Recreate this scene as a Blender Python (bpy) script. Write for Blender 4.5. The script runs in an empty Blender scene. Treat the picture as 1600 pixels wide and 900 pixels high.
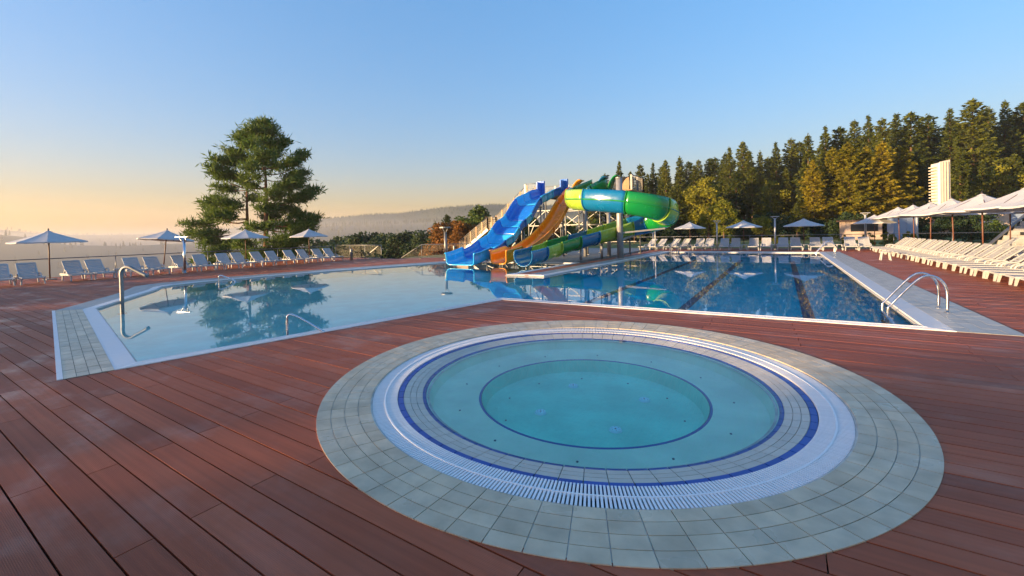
import bpy, bmesh, math, random
import numpy as np
from mathutils import Vector, Matrix

R = math.radians
SC = bpy.context.scene
COL = SC.collection
random.seed(11)
RNG = np.random.default_rng(11)

# ------------------------------------------------------------------ camera, sky, sun, exposure
CAM_H, YAW, PITCH, ROLL = 1.82, 32.3586, 0.58278, 1.32037
cam_data = bpy.data.cameras.new('camera')
cam_data.sensor_width = 36.0
cam_data.lens = 665.666 / 1600 * 36.0
cam_data.shift_y = -(450 - 369.817) / 1600
cam_data.clip_start = 0.05
cam_data.clip_end = 12000
cam = bpy.data.objects.new('camera', cam_data)
COL.objects.link(cam)
cam.matrix_world = (Matrix.Translation((0, 0, CAM_H)) @ Matrix.Rotation(R(YAW), 4, 'Z')
                    @ Matrix.Rotation(R(90 - PITCH), 4, 'X') @ Matrix.Rotation(R(-ROLL), 4, 'Z'))
SC.camera = cam

SUN_EL = 5.0
SUN_AZ = -141.0            # compass angle from +Y towards +X of the direction TO the sun
sun_dir = Vector((math.sin(R(SUN_AZ)) * math.cos(R(SUN_EL)), math.cos(R(SUN_AZ)) * math.cos(R(SUN_EL)), math.sin(R(SUN_EL))))
world = bpy.data.worlds.new('World')
SC.world = world
world.use_nodes = True
wn = world.node_tree
sky = wn.nodes.new('ShaderNodeTexSky')
sky.sky_type = 'NISHITA'
sky.sun_disc = False
sky.sun_elevation = R(SUN_EL)
sky.sun_rotation = R(SUN_AZ)
sky.altitude = 300
sky.air_density = 1.52
sky.dust_density = 2.0
sky.ozone_density = 4.0
wn.nodes['Background'].inputs['Strength'].default_value = 0.145
# one even grade over the whole sky: softer contrast, richer colour, white balance
_gm = wn.nodes.new('ShaderNodeGamma'); _gm.inputs['Gamma'].default_value = 0.56
wn.links.new(sky.outputs['Color'], _gm.inputs['Color'])
_dt = wn.nodes.new('ShaderNodeVectorMath'); _dt.operation = 'DOT_PRODUCT'; _dt.inputs[1].default_value = (-0.8 / 3, -0.8 / 3, -0.8 / 3)
wn.links.new(_gm.outputs[0], _dt.inputs[0])
_sa = wn.nodes.new('ShaderNodeVectorMath'); _sa.operation = 'MULTIPLY_ADD'; _sa.inputs[1].default_value = (1.8, 1.8, 1.8)
wn.links.new(_gm.outputs[0], _sa.inputs[0]); wn.links.new(_dt.outputs['Value'], _sa.inputs[2])
_tn = wn.nodes.new('ShaderNodeVectorMath'); _tn.operation = 'MULTIPLY'; _tn.inputs[1].default_value = (1.14, 0.90, 1.05)
wn.links.new(_sa.outputs[0], _tn.inputs[0])
wn.links.new(_tn.outputs[0], wn.nodes['Background'].inputs['Color'])

sd = bpy.data.lights.new('sun', 'SUN')
sd.energy = 4.0
sd.angle = R(0.9)
sd.color = (1.0, 0.69, 0.36)
so = bpy.data.objects.new('sun', sd)
COL.objects.link(so)
so.rotation_euler = sun_dir.to_track_quat('Z', 'Y').to_euler()

SC.view_settings.view_transform = 'Standard'
SC.view_settings.look = 'None'
SC.view_settings.gamma = 1.0
SC.view_settings.exposure = 2.02
SC.cycles.max_bounces = 7
SC.cycles.diffuse_bounces = 2
SC.cycles.glossy_bounces = 2
SC.cycles.transmission_bounces = 4
SC.cycles.transparent_max_bounces = 10
SC.cycles.volume_bounces = 0
SC.cycles.use_denoising = True
SC.cycles.use_adaptive_sampling = True
SC.cycles.adaptive_threshold = 0.02
SC.cycles.sample_clamp_indirect = 6.0


# ------------------------------------------------------------------ materials
def M(name, col, rough=0.6, metal=0.0, var=0.0, noise=0.0, nscale=6.0, bump=0.0, bscale=40.0, spec=0.5,
      rnoise=0.0, rscale=3.0, coat=0.0, island=False, trans=0.0):
    m = bpy.data.materials.new(name)
    m.use_nodes = True
    nt = m.node_tree
    N, L = nt.nodes, nt.links
    b = N['Principled BSDF']
    b.inputs['Roughness'].default_value = rough
    b.inputs['Metallic'].default_value = metal
    b.inputs['Specular IOR Level'].default_value = spec
    b.inputs['Coat Weight'].default_value = coat
    b.inputs['Coat Roughness'].default_value = 0.08
    src = None
    rgb = N.new('ShaderNodeRGB')
    rgb.outputs[0].default_value = (*col, 1)
    src = rgb.outputs[0]
    tc = N.new('ShaderNodeTexCoord')
    geo = N.new('ShaderNodeNewGeometry')
    if var > 0:
        oi = N.new('ShaderNodeObjectInfo')
        add = N.new('ShaderNodeMath'); add.operation = 'ADD'
        L.new(oi.outputs['Random'], add.inputs[0])
        L.new(geo.outputs['Random Per Island'], add.inputs[1])
        fr = N.new('ShaderNodeMath'); fr.operation = 'FRACT'
        L.new(add.outputs[0], fr.inputs[0])
        mr = N.new('ShaderNodeMapRange')
        mr.inputs['To Min'].default_value = 1 - var
        mr.inputs['To Max'].default_value = 1 + var
        L.new(fr.outputs[0], mr.inputs['Value'])
        mx = N.new('ShaderNodeVectorMath'); mx.operation = 'SCALE'
        L.new(src, mx.inputs[0]); L.new(mr.outputs[0], mx.inputs['Scale'])
        src = mx.outputs[0]
    if noise > 0:
        nz = N.new('ShaderNodeTexNoise')
        nz.inputs['Scale'].default_value = nscale
        nz.inputs['Detail'].default_value = 5
        L.new(geo.outputs['Position'], nz.inputs['Vector'])
        mr = N.new('ShaderNodeMapRange')
        mr.inputs['From Min'].default_value = 0.3
        mr.inputs['From Max'].default_value = 0.7
        mr.inputs['To Min'].default_value = 1 - noise
        mr.inputs['To Max'].default_value = 1 + noise
        L.new(nz.outputs['Fac'], mr.inputs['Value'])
        mx = N.new('ShaderNodeVectorMath'); mx.operation = 'SCALE'
        L.new(src, mx.inputs[0]); L.new(mr.outputs[0], mx.inputs['Scale'])
        src = mx.outputs[0]
    L.new(src, b.inputs['Base Color'])
    if rnoise > 0:
        nz = N.new('ShaderNodeTexNoise')
        nz.inputs['Scale'].default_value = rscale
        nz.inputs['Detail'].default_value = 3
        L.new(geo.outputs['Position'], nz.inputs['Vector'])
        mr = N.new('ShaderNodeMapRange')
        mr.inputs['From Min'].default_value = 0.35
        mr.inputs['From Max'].default_value = 0.65
        mr.inputs['To Min'].default_value = max(0.02, rough - rnoise)
        mr.inputs['To Max'].default_value = min(1, rough + rnoise)
        L.new(nz.outputs['Fac'], mr.inputs['Value'])
        L.new(mr.outputs[0], b.inputs['Roughness'])
    if bump > 0:
        nz = N.new('ShaderNodeTexNoise')
        nz.inputs['Scale'].default_value = bscale
        nz.inputs['Detail'].default_value = 3
        L.new(geo.outputs['Position'], nz.inputs['Vector'])
        bp = N.new('ShaderNodeBump')
        bp.inputs['Strength'].default_value = bump
        bp.inputs['Distance'].default_value = 0.02
        L.new(nz.outputs['Fac'], bp.inputs['Height'])
        L.new(bp.outputs[0], b.inputs['Normal'])
    if trans > 0:
        tr = N.new('ShaderNodeBsdfTranslucent')
        L.new(src, tr.inputs['Color'])
        ms = N.new('ShaderNodeMixShader')
        ms.inputs[0].default_value = trans
        L.new(b.outputs[0], ms.inputs[1]); L.new(tr.outputs[0], ms.inputs[2])
        L.new(ms.outputs[0], N['Material Output'].inputs['Surface'])
    return m


def leaf_mat(name, a, b_, trans=0.3):
    """foliage: colour varies from leaf to leaf and from tree to tree"""
    m = bpy.data.materials.new(name); m.use_nodes = True
    nt = m.node_tree; N, L = nt.nodes, nt.links
    b = N['Principled BSDF']; b.inputs['Roughness'].default_value = 0.65
    b.inputs['Specular IOR Level'].default_value = 0.25
    geo = N.new('ShaderNodeNewGeometry'); oi = N.new('ShaderNodeObjectInfo')
    av = N.new('ShaderNodeMath'); av.operation = 'MULTIPLY_ADD'; av.inputs[1].default_value = 0.55
    sc = N.new('ShaderNodeMath'); sc.operation = 'MULTIPLY'; sc.inputs[1].default_value = 0.45
    L.new(oi.outputs['Random'], sc.inputs[0])
    L.new(geo.outputs['Random Per Island'], av.inputs[0]); L.new(sc.outputs[0], av.inputs[2])
    mx = N.new('ShaderNodeMix'); mx.data_type = 'RGBA'
    mx.inputs[6].default_value = (*a, 1); mx.inputs[7].default_value = (*b_, 1)
    L.new(av.outputs[0], mx.inputs[0])
    L.new(mx.outputs[2], b.inputs['Base Color'])
    tr = N.new('ShaderNodeBsdfTranslucent'); L.new(mx.outputs[2], tr.inputs['Color'])
    ms = N.new('ShaderNodeMixShader'); ms.inputs[0].default_value = trans
    L.new(b.outputs[0], ms.inputs[1]); L.new(tr.outputs[0], ms.inputs[2])
    L.new(ms.outputs[0], N['Material Output'].inputs['Surface'])
    return m


def plank_mat():
    """red-brown composite boards: fine lengthwise ribs, board-to-board tone, damp sheen in patches"""
    m = bpy.data.materials.new('composite_board'); m.use_nodes = True
    nt = m.node_tree; N, L = nt.nodes, nt.links
    b = N['Principled BSDF']
    geo = N.new('ShaderNodeNewGeometry'); oi = N.new('ShaderNodeObjectInfo')
    add = N.new('ShaderNodeMath'); add.operation = 'ADD'
    L.new(oi.outputs['Random'], add.inputs[0]); L.new(geo.outputs['Random Per Island'], add.inputs[1])
    fr = N.new('ShaderNodeMath'); fr.operation = 'FRACT'; L.new(add.outputs[0], fr.inputs[0])
    cr = N.new('ShaderNodeValToRGB')
    e = cr.color_ramp.elements
    e[0].position = 0.0; e[0].color = (0.272, 0.058, 0.021, 1)
    e[1].position = 1.0; e[1].color = (0.420, 0.098, 0.037, 1)
    x = cr.color_ramp.elements.new(0.5); x.color = (0.342, 0.076, 0.028, 1)
    L.new(fr.outputs[0], cr.inputs[0])
    # lengthwise streaks
    mp = N.new('ShaderNodeMapping'); mp.inputs['Scale'].default_value = (0.7, 26, 1)
    L.new(geo.outputs['Position'], mp.inputs['Vector'])
    nz = N.new('ShaderNodeTexNoise'); nz.inputs['Scale'].default_value = 1.0; nz.inputs['Detail'].default_value = 6
    L.new(mp.outputs[0], nz.inputs['Vector'])
    mr = N.new('ShaderNodeMapRange'); mr.inputs['From Min'].default_value = 0.3; mr.inputs['From Max'].default_value = 0.7
    mr.inputs['To Min'].default_value = 0.86; mr.inputs['To Max'].default_value = 1.14
    L.new(nz.outputs['Fac'], mr.inputs['Value'])
    s1 = N.new('ShaderNodeVectorMath'); s1.operation = 'SCALE'
    L.new(cr.outputs[0], s1.inputs[0]); L.new(mr.outputs[0], s1.inputs['Scale'])
    # dusty wear
    nz2 = N.new('ShaderNodeTexNoise'); nz2.inputs['Scale'].default_value = 1.3; nz2.inputs['Detail'].default_value = 6
    L.new(geo.outputs['Position'], nz2.inputs['Vector'])
    mr2 = N.new('ShaderNodeMapRange'); mr2.inputs['From Min'].default_value = 0.5; mr2.inputs['From Max'].default_value = 0.78
    mr2.inputs['To Min'].default_value = 0.0; mr2.inputs['To Max'].default_value = 0.22
    L.new(nz2.outputs['Fac'], mr2.inputs['Value'])
    mx = N.new('ShaderNodeMix'); mx.data_type = 'RGBA'; mx.inputs[7].default_value = (0.36, 0.17, 0.11, 1)
    L.new(mr2.outputs[0], mx.inputs[0]); L.new(s1.outputs[0], mx.inputs[6])
    L.new(mx.outputs[2], b.inputs['Base Color'])
    # sheen patches
    mp3 = N.new('ShaderNodeMapping'); mp3.inputs['Scale'].default_value = (0.55, 0.8, 1)
    L.new(geo.outputs['Position'], mp3.inputs['Vector'])
    nz3 = N.new('ShaderNodeTexNoise'); nz3.inputs['Scale'].default_value = 1.6; nz3.inputs['Detail'].default_value = 7
    nz3.inputs['Roughness'].default_value = 0.62
    L.new(mp3.outputs[0], nz3.inputs['Vector'])
    mr3 = N.new('ShaderNodeMapRange'); mr3.inputs['From Min'].default_value = 0.50; mr3.inputs['From Max'].default_value = 0.68
    mr3.inputs['To Min'].default_value = 0.62; mr3.inputs['To Max'].default_value = 0.29
    L.new(nz3.outputs['Fac'], mr3.inputs['Value'])
    L.new(mr3.outputs[0], b.inputs['Roughness'])
    b.inputs['Specular IOR Level'].default_value = 0.33
    # ribs 9 mm apart
    sep = N.new('ShaderNodeSeparateXYZ'); L.new(geo.outputs['Position'], sep.inputs[0])
    mu = N.new('ShaderNodeMath'); mu.operation = 'MULTIPLY'; mu.inputs[1].default_value = 2 * math.pi / 0.0095
    L.new(sep.outputs['Y'], mu.inputs[0])
    sn = N.new('ShaderNodeMath'); sn.operation = 'SINE'; L.new(mu.outputs[0], sn.inputs[0])
    bp = N.new('ShaderNodeBump'); bp.inputs['Strength'].default_value = 0.22; bp.inputs['Distance'].default_value = 0.0015
    L.new(sn.outputs[0], bp.inputs['Height'])
    nz4 = N.new('ShaderNodeTexNoise'); nz4.inputs['Scale'].default_value = 220
    L.new(geo.outputs['Position'], nz4.inputs['Vector'])
    bp2 = N.new('ShaderNodeBump'); bp2.inputs['Strength'].default_value = 0.10; bp2.inputs['Distance'].default_value = 0.002
    L.new(nz4.outputs['Fac'], bp2.inputs['Height']); L.new(bp.outputs[0], bp2.inputs['Normal'])
    L.new(bp2.outputs[0], b.inputs['Normal'])
    return m


def mosaic_mat(name, a, b_, grout, size, rough=0.35):
    m = bpy.data.materials.new(name); m.use_nodes = True
    nt = m.node_tree; N, L = nt.nodes, nt.links
    b = N['Principled BSDF']; b.inputs['Roughness'].default_value = rough
    geo = N.new('ShaderNodeNewGeometry')
    br = N.new('ShaderNodeTexBrick')
    br.inputs['Scale'].default_value = 1.0 / size
    br.inputs['Brick Width'].default_value = 1.0
    br.inputs['Row Height'].default_value = 1.0
    br.offset = 0.0
    br.inputs['Mortar Size'].default_value = 0.05
    br.inputs['Color1'].default_value = (*a, 1)
    br.inputs['Color2'].default_value = (*b_, 1)
    br.inputs['Mortar'].default_value = (*grout, 1)
    L.new(geo.outputs['Position'], br.inputs['Vector'])
    nz = N.new('ShaderNodeTexNoise'); nz.inputs['Scale'].default_value = 1.7; nz.inputs['Detail'].default_value = 4
    L.new(geo.outputs['Position'], nz.inputs['Vector'])
    mr = N.new('ShaderNodeMapRange'); mr.inputs['From Min'].default_value = 0.3; mr.inputs['From Max'].default_value = 0.7
    mr.inputs['To Min'].default_value = 0.86; mr.inputs['To Max'].default_value = 1.12
    L.new(nz.outputs['Fac'], mr.inputs['Value'])
    s1 = N.new('ShaderNodeVectorMath'); s1.operation = 'SCALE'
    L.new(br.outputs['Color'], s1.inputs[0]); L.new(mr.outputs[0], s1.inputs['Scale'])
    L.new(s1.outputs[0], b.inputs['Base Color'])
    return m


def water_mat(name, tint, ripple=0.04, rscale=1.4):
    """clear pool water: mirror reflection by Fresnel over a tinted see-through body"""
    m = bpy.data.materials.new(name); m.use_nodes = True
    nt = m.node_tree; N, L = nt.nodes, nt.links
    N.remove(N['Principled BSDF'])
    fr = N.new('ShaderNodeFresnel'); fr.inputs['IOR'].default_value = 1.33
    gl = N.new('ShaderNodeBsdfGlossy'); gl.inputs['Roughness'].default_value = 0.0; gl.inputs['Color'].default_value = (1, 1, 1, 1)
    tr = N.new('ShaderNodeBsdfTransparent'); tr.inputs['Color'].default_value = (*tint, 1)
    ms = N.new('ShaderNodeMixShader')
    geo = N.new('ShaderNodeNewGeometry')
    nz = N.new('ShaderNodeTexNoise'); nz.inputs['Scale'].default_value = rscale; nz.inputs['Detail'].default_value = 3
    L.new(geo.outputs['Position'], nz.inputs['Vector'])
    nzb = N.new('ShaderNodeTexNoise'); nzb.inputs['Scale'].default_value = rscale * 6; nzb.inputs['Detail'].default_value = 2
    L.new(geo.outputs['Position'], nzb.inputs['Vector'])
    sm = N.new('ShaderNodeMath'); sm.operation = 'MULTIPLY_ADD'; sm.inputs[1].default_value = 0.12
    L.new(nzb.outputs['Fac'], sm.inputs[0]); L.new(nz.outputs['Fac'], sm.inputs[2])
    bp = N.new('ShaderNodeBump'); bp.inputs['Strength'].default_value = 1.0; bp.inputs['Distance'].default_value = ripple
    L.new(sm.outputs[0], bp.inputs['Height'])
    L.new(bp.outputs[0], gl.inputs['Normal']); L.new(bp.outputs[0], fr.inputs['Normal'])
    L.new(fr.outputs[0], ms.inputs[0]); L.new(tr.outputs[0], ms.inputs[1]); L.new(gl.outputs[0], ms.inputs[2])
    L.new(ms.outputs[0], N['Material Output'].inputs['Surface'])
    return m


def ground_mat():
    m = bpy.data.materials.new('meadow_and_woods'); m.use_nodes = True
    nt = m.node_tree; N, L = nt.nodes, nt.links
    b = N['Principled BSDF']; b.inputs['Roughness'].default_value = 0.9
    geo = N.new('ShaderNodeNewGeometry')
    nz = N.new('ShaderNodeTexNoise'); nz.inputs['Scale'].default_value = 0.012; nz.inputs['Detail'].default_value = 8
    L.new(geo.outputs['Position'], nz.inputs['Vector'])
    cr = N.new('ShaderNodeValToRGB')
    cr.color_ramp.elements[0].position = 0.35; cr.color_ramp.elements[0].color = (0.030, 0.045, 0.022, 1)
    cr.color_ramp.elements[1].position = 0.65; cr.color_ramp.elements[1].color = (0.075, 0.085, 0.036, 1)
    L.new(nz.outputs['Fac'], cr.inputs[0])
    L.new(cr.outputs[0], b.inputs['Base Color'])
    return m


def volume_mat(name, col, dens, aniso=0.35):
    m = bpy.data.materials.new(name); m.use_nodes = True
    nt = m.node_tree; N, L = nt.nodes, nt.links
    N.remove(N['Principled BSDF'])
    v = N.new('ShaderNodeVolumePrincipled')
    v.inputs['Color'].default_value = (*col, 1)
    v.inputs['Density'].default_value = dens
    v.inputs['Anisotropy'].default_value = aniso
    L.new(v.outputs[0], N['Material Output'].inputs['Volume'])
    return m


MT = {}
MT['plank'] = plank_mat()
MT['joist'] = M('under_deck_dark', (0.016, 0.010, 0.009), 0.9)
MT['tile'] = M('grey_paving_tile', (0.57, 0.44, 0.285), 0.42, var=0.10, noise=0.17, nscale=5, rnoise=0.16, rscale=3)
MT['ledge'] = M('ledge_tile', (0.52, 0.46, 0.38), 0.35, var=0.07, noise=0.06, nscale=9)
MT['grout'] = M('pale_grout', (0.56, 0.53, 0.47), 0.8, noise=0.30, nscale=5)
MT['grout_dark'] = M('dirty_grout', (0.16, 0.14, 0.12), 0.85, noise=0.4, nscale=6)
MT['apron'] = M('buff_apron_tile', (0.52, 0.42, 0.29), 0.40, var=0.16, noise=0.12, nscale=7, rnoise=0.10)
MT['beige'] = M('beige_pool_tile', (0.45, 0.42, 0.37), 0.45, var=0.08, noise=0.08, nscale=6, rnoise=0.1)
MT['bluegrey'] = M('blue_grey_tile', (0.25, 0.27, 0.28), 0.40, var=0.08, noise=0.10, nscale=6)
MT['blue'] = M('cobalt_edge_tile', (0.005, 0.060, 0.32), 0.35, var=0.18, spec=0.35)
MT['slat'] = M('white_grate_plastic', (0.85, 0.82, 0.80), 0.35, var=0.04)
MT['drain'] = M('dark_gutter', (0.03, 0.06, 0.07), 0.5)
MT['white_strip'] = M('white_overflow_tile', (0.66, 0.65, 0.66), 0.35, var=0.04, noise=0.04, nscale=8)
MT['tub_floor'] = mosaic_mat('tub_mosaic', (0.66, 0.92, 0.66), (0.70, 0.94, 0.70), (0.75, 0.93, 0.70), 0.05)
MT['tub_deep'] = mosaic_mat('tub_deep_mosaic', (0.20, 0.86, 0.64), (0.23, 0.90, 0.68), (0.30, 0.88, 0.66), 0.05)
MT['shallow'] = mosaic_mat('shallow_pool_mosaic', (0.42, 0.90, 0.80), (0.48, 0.93, 0.84), (0.56, 0.92, 0.84), 0.12)
MT['deep'] = mosaic_mat('deep_pool_mosaic', (0.001, 0.76, 0.90), (0.003, 0.82, 0.94), (0.02, 0.80, 0.92), 0.12)
MT['lane'] = M('dark_lane_tile', (0.07, 0.10, 0.22), 0.4, noise=0.3, nscale=4)
MT['jet'] = M('turquoise_jet', (0.50, 0.95, 1.0), 0.3)
MT['jet_hole'] = M('dark_jet', (0.01, 0.05, 0.06), 0.4)
MT['water_pool'] = water_mat('pool_water', (0.97, 1.0, 1.0), 0.0010, 1.3)
MT['water_tub'] = water_mat('tub_water', (0.97, 1.0, 1.0), 0.0016, 4.0)
MT['chrome'] = M('brushed_steel', (0.62, 0.63, 0.65), 0.22, metal=1.0, rnoise=0.08, rscale=9)
MT['galv'] = M('galvanised_steel', (0.24, 0.24, 0.24), 0.5, metal=0.6, noise=0.15, nscale=8)
MT['post'] = M('painted_grey_post', (0.30, 0.30, 0.31), 0.45, metal=0.3, noise=0.12, nscale=5)
MT['rail'] = M('dark_rail', (0.16, 0.16, 0.17), 0.4, metal=0.6)
MT['mesh_wire'] = M('wire_mesh', (0.22, 0.20, 0.18), 0.5, metal=0.5)
MT['plastic'] = M('white_resin', (0.41, 0.41, 0.415), 0.42, noise=0.05, nscale=5)
MT['canvas'] = M('white_canvas', (0.60, 0.60, 0.61), 0.85, noise=0.05, nscale=2.5, trans=0.22)
MT['wood_pole'] = M('brown_pole', (0.115, 0.040, 0.022), 0.5, noise=0.25, nscale=14)
MT['dark'] = M('dark_fitting', (0.02, 0.02, 0.022), 0.5)
MT['concrete'] = M('concrete', (0.34, 0.33, 0.31), 0.8, noise=0.14, nscale=3, bump=0.1)
MT['slab'] = M('grey_slab', (0.20, 0.195, 0.19), 0.6, noise=0.18, nscale=1.4, rnoise=0.15)
MT['fg_blue'] = M('blue_fibreglass', (0.008, 0.15, 0.60), 0.22, coat=0.4, noise=0.06, nscale=3, rnoise=0.06)
MT['fg_light'] = M('light_blue_fibreglass', (0.03, 0.44, 0.84), 0.22, coat=0.4, noise=0.06, nscale=3, rnoise=0.06)
MT['fg_orange'] = M('orange_fibreglass', (0.98, 0.26, 0.006), 0.22, coat=0.4, noise=0.06, nscale=3, rnoise=0.06)
MT['fg_amber'] = M('amber_fibreglass', (0.92, 0.30, 0.006), 0.22, coat=0.4, noise=0.06, nscale=3, rnoise=0.06)
MT['fg_green'] = M('green_fibreglass', (0.006, 0.215, 0.035), 0.22, coat=0.4, noise=0.06, nscale=3, rnoise=0.06)
MT['fg_lime'] = M('lime_fibreglass', (0.30, 0.47, 0.045), 0.24, coat=0.4, noise=0.06, nscale=3, rnoise=0.06)
MT['fg_teal'] = M('teal_blue_fibreglass', (0.004, 0.14, 0.32), 0.22, coat=0.4, noise=0.06, nscale=3, rnoise=0.06)
MT['tread'] = M('wooden_tread', (0.36, 0.21, 0.10), 0.6, var=0.1, noise=0.2, nscale=6)
MT['bark'] = M('bark', (0.12, 0.066, 0.040), 0.9, noise=0.35, nscale=5, bump=0.4, bscale=10)
MT['pine_bark'] = M('pine_bark', (0.19, 0.085, 0.045), 0.9, noise=0.35, nscale=4, bump=0.4, bscale=9)
MT['needle'] = leaf_mat('spruce_needles', (0.032, 0.062, 0.014), (0.180, 0.190, 0.024), 0.40)
MT['needle_sunlit'] = leaf_mat('sunlit_conifer_needles', (0.13, 0.150, 0.012), (0.38, 0.290, 0.020), 0.4)  # conifer needles with the low sun's gold put into the colour
MT['pine'] = leaf_mat('pine_needles', (0.038, 0.095, 0.016), (0.130, 0.180, 0.028), 0.35)
MT['leaf_green'] = leaf_mat('green_leaves', (0.035, 0.075, 0.014), (0.110, 0.155, 0.022), 0.35)
MT['leaf_dark'] = leaf_mat('dark_green_leaves', (0.020, 0.045, 0.018), (0.048, 0.078, 0.024), 0.3)
MT['leaf_yellow'] = leaf_mat('yellow_leaves', (0.110, 0.140, 0.012), (0.300, 0.260, 0.020), 0.4)
MT['leaf_orange'] = leaf_mat('autumn_leaves', (0.110, 0.070, 0.012), (0.300, 0.115, 0.018), 0.35)
MT['ground'] = ground_mat()
MT['lawn'] = M('lawn_grass', (0.13, 0.145, 0.030), 0.9, noise=0.4, nscale=0.8, bump=0.5, bscale=20)
MT['white_wall'] = M('pale_cladding', (0.66, 0.60, 0.52), 0.6, noise=0.05, nscale=2)
MT['pink_wall'] = M('warm_plaster', (0.55, 0.42, 0.34), 0.8, noise=0.08, nscale=2)
MT['panel_blue'] = M('blue_grey_panel', (0.26, 0.33, 0.46), 0.4)
MT['roof'] = M('brown_roof', (0.10, 0.06, 0.045), 0.7)
MT['timber'] = M('pale_timber_box', (0.50, 0.34, 0.19), 0.6, noise=0.15, nscale=8)


# ------------------------------------------------------------------ mesh helpers
class MB:
    """collects geometry, then links it as ONE mesh object"""
    def __init__(self):
        self.v, self.f = [], []

    def add(self, vs, fs):
        n = len(self.v)
        self.v.extend([tuple(p) for p in vs])
        self.f.extend([tuple(i + n for i in q) for q in fs])
        return self

    def box(self, a, b):
        (x0, y0, z0), (x1, y1, z1) = a, b
        return self.prism([(x0, y0), (x1, y0), (x1, y1), (x0, y1)], z0, z1)

    def prism(self, poly, z0, z1):
        """vertical prism over a polygon; z1 may be a list of top heights"""
        n = len(poly)
        a = sum(poly[i][0] * poly[(i + 1) % n][1] - poly[(i + 1) % n][0] * poly[i][1] for i in range(n))
        zt = list(z1) if isinstance(z1, (list, tuple)) else [z1] * n
        if a < 0:
            poly = poly[::-1]; zt = zt[::-1]
        vs = [(p[0], p[1], z0) for p in poly] + [(p[0], p[1], zt[i]) for i, p in enumerate(poly)]
        fs = [tuple(range(n - 1, -1, -1)), tuple(range(n, 2 * n))]
        for i in range(n):
            j = (i + 1) % n
            fs.append((i, j, n + j, n + i))
        return self.add(vs, fs)

    def bar(self, p, q, w, h=None):
        """rectangular bar between two points"""
        p, q = Vector(p), Vector(q)
        h = h or w
        d = (q - p).normalized()
        s = d.cross(Vector((0, 0, 1)))
        if s.length < 1e-4: s = Vector((1, 0, 0))
        s.normalize(); u = s.cross(d)
        vs = []
        for c in (p, q):
            for a, b in ((-1, -1), (1, -1), (1, 1), (-1, 1)):
                vs.append(c + s * a * w / 2 + u * b * h / 2)
        return self.add(vs, [(0, 3, 2, 1), (4, 5, 6, 7), (0, 1, 5, 4), (1, 2, 6, 5), (2, 3, 7, 6), (3, 0, 4, 7)])

    def tube(self, pts, r, n=8, cap=True):
        """round tube along points; r number or list"""
        pts = [Vector(p) for p in pts]
        rr = list(r) if isinstance(r, (list, tuple)) else [r] * len(pts)
        vs, fs = [], []
        prev = None
        for i, p in enumerate(pts):
            t = (pts[min(i + 1, len(pts) - 1)] - pts[max(i - 1, 0)]).normalized()
            if prev is None:
                s = t.cross(Vector((0, 0, 1)))
                if s.length < 1e-3: s = t.cross(Vector((0, 1, 0)))
            else:
                s = prev - t * prev.dot(t)
            s.normalize(); prev = s
            u = t.cross(s)
            for k in range(n):
                a = 2 * math.pi * k / n
                vs.append(p + (s * math.cos(a) + u * math.sin(a)) * rr[i])
        for i in range(len(pts) - 1):
            for k in range(n):
                k2 = (k + 1) % n
                fs.append((i * n + k, i * n + k2, (i + 1) * n + k2, (i + 1) * n + k))
        if cap:
            fs.append(tuple(range(n - 1, -1, -1)))
            b = (len(pts) - 1) * n
            fs.append(tuple(b + k for k in range(n)))
        return self.add(vs, fs)

    def mesh(self, name, mat, smooth=False):
        me = bpy.data.meshes.new(name)
        me.from_pydata(self.v, [], self.f)
        me.materials.append(MT[mat] if isinstance(mat, str) else mat)
        if smooth:
            me.polygons.foreach_set('use_smooth', [True] * len(me.polygons))
        me.update()
        return me

    def build(self, name, mat, parent=None, smooth=False):
        return link(name, self.mesh(name, mat, smooth), parent)


def link(name, me, parent=None):
    o = bpy.data.objects.new(name, me)
    COL.objects.link(o)
    if parent: o.parent = parent
    return o


def quads_mesh(name, V, mat, tri=False):
    """V: (n,4,3) or (n,3,3) array of loose faces"""
    k = 3 if tri else 4
    n = len(V)
    me = bpy.data.meshes.new(name)
    me.vertices.add(n * k)
    me.vertices.foreach_set('co', np.ascontiguousarray(V, dtype=np.float32).ravel())
    me.loops.add(n * k)
    me.loops.foreach_set('vertex_index', np.arange(n * k, dtype=np.int32))
    me.polygons.add(n)
    me.polygons.foreach_set('loop_start', np.arange(0, n * k, k, dtype=np.int32))
    me.polygons.foreach_set('loop_total', np.full(n, k, dtype=np.int32))
    me.materials.append(MT[mat])
    me.update(calc_edges=True)
    return me


def tag(o, label=None, cat=None, group=None, kind=None):
    if label: o['label'] = label
    if cat: o['category'] = cat
    if group: o['group'] = group
    if kind: o['kind'] = kind
    return o


def thing(name, label, cat, loc=(0, 0, 0), rz=0.0, group=None):
    o = bpy.data.objects.new(name, None)
    o.empty_display_size = 0.3
    COL.objects.link(o)
    o.location = loc; o.rotation_euler = (0, 0, rz)
    return tag(o, label, cat, group)


def struct(o):
    o['kind'] = 'structure'
    return o


def copy_tree(o, parent=None):
    kids = list(o.children)
    c = o.copy(); COL.objects.link(c)
    if parent: c.parent = parent
    for ch in kids: copy_tree(ch, c)
    return c


ORD = ['first', 'second', 'third', 'fourth', 'fifth', 'sixth', 'seventh', 'eighth', 'ninth', 'tenth', 'eleventh', 'twelfth',
       'thirteenth', 'fourteenth', 'fifteenth', 'sixteenth', 'seventeenth', 'eighteenth', 'nineteenth', 'twentieth',
       'twenty-first', 'twenty-second', 'twenty-third', 'twenty-fourth', 'twenty-fifth', 'twenty-sixth', 'twenty-seventh',
       'twenty-eighth', 'twenty-ninth', 'thirtieth', 'thirty-first', 'thirty-second', 'thirty-third', 'thirty-fourth']


def lerp(a, b, t): return a + (b - a) * t


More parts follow.
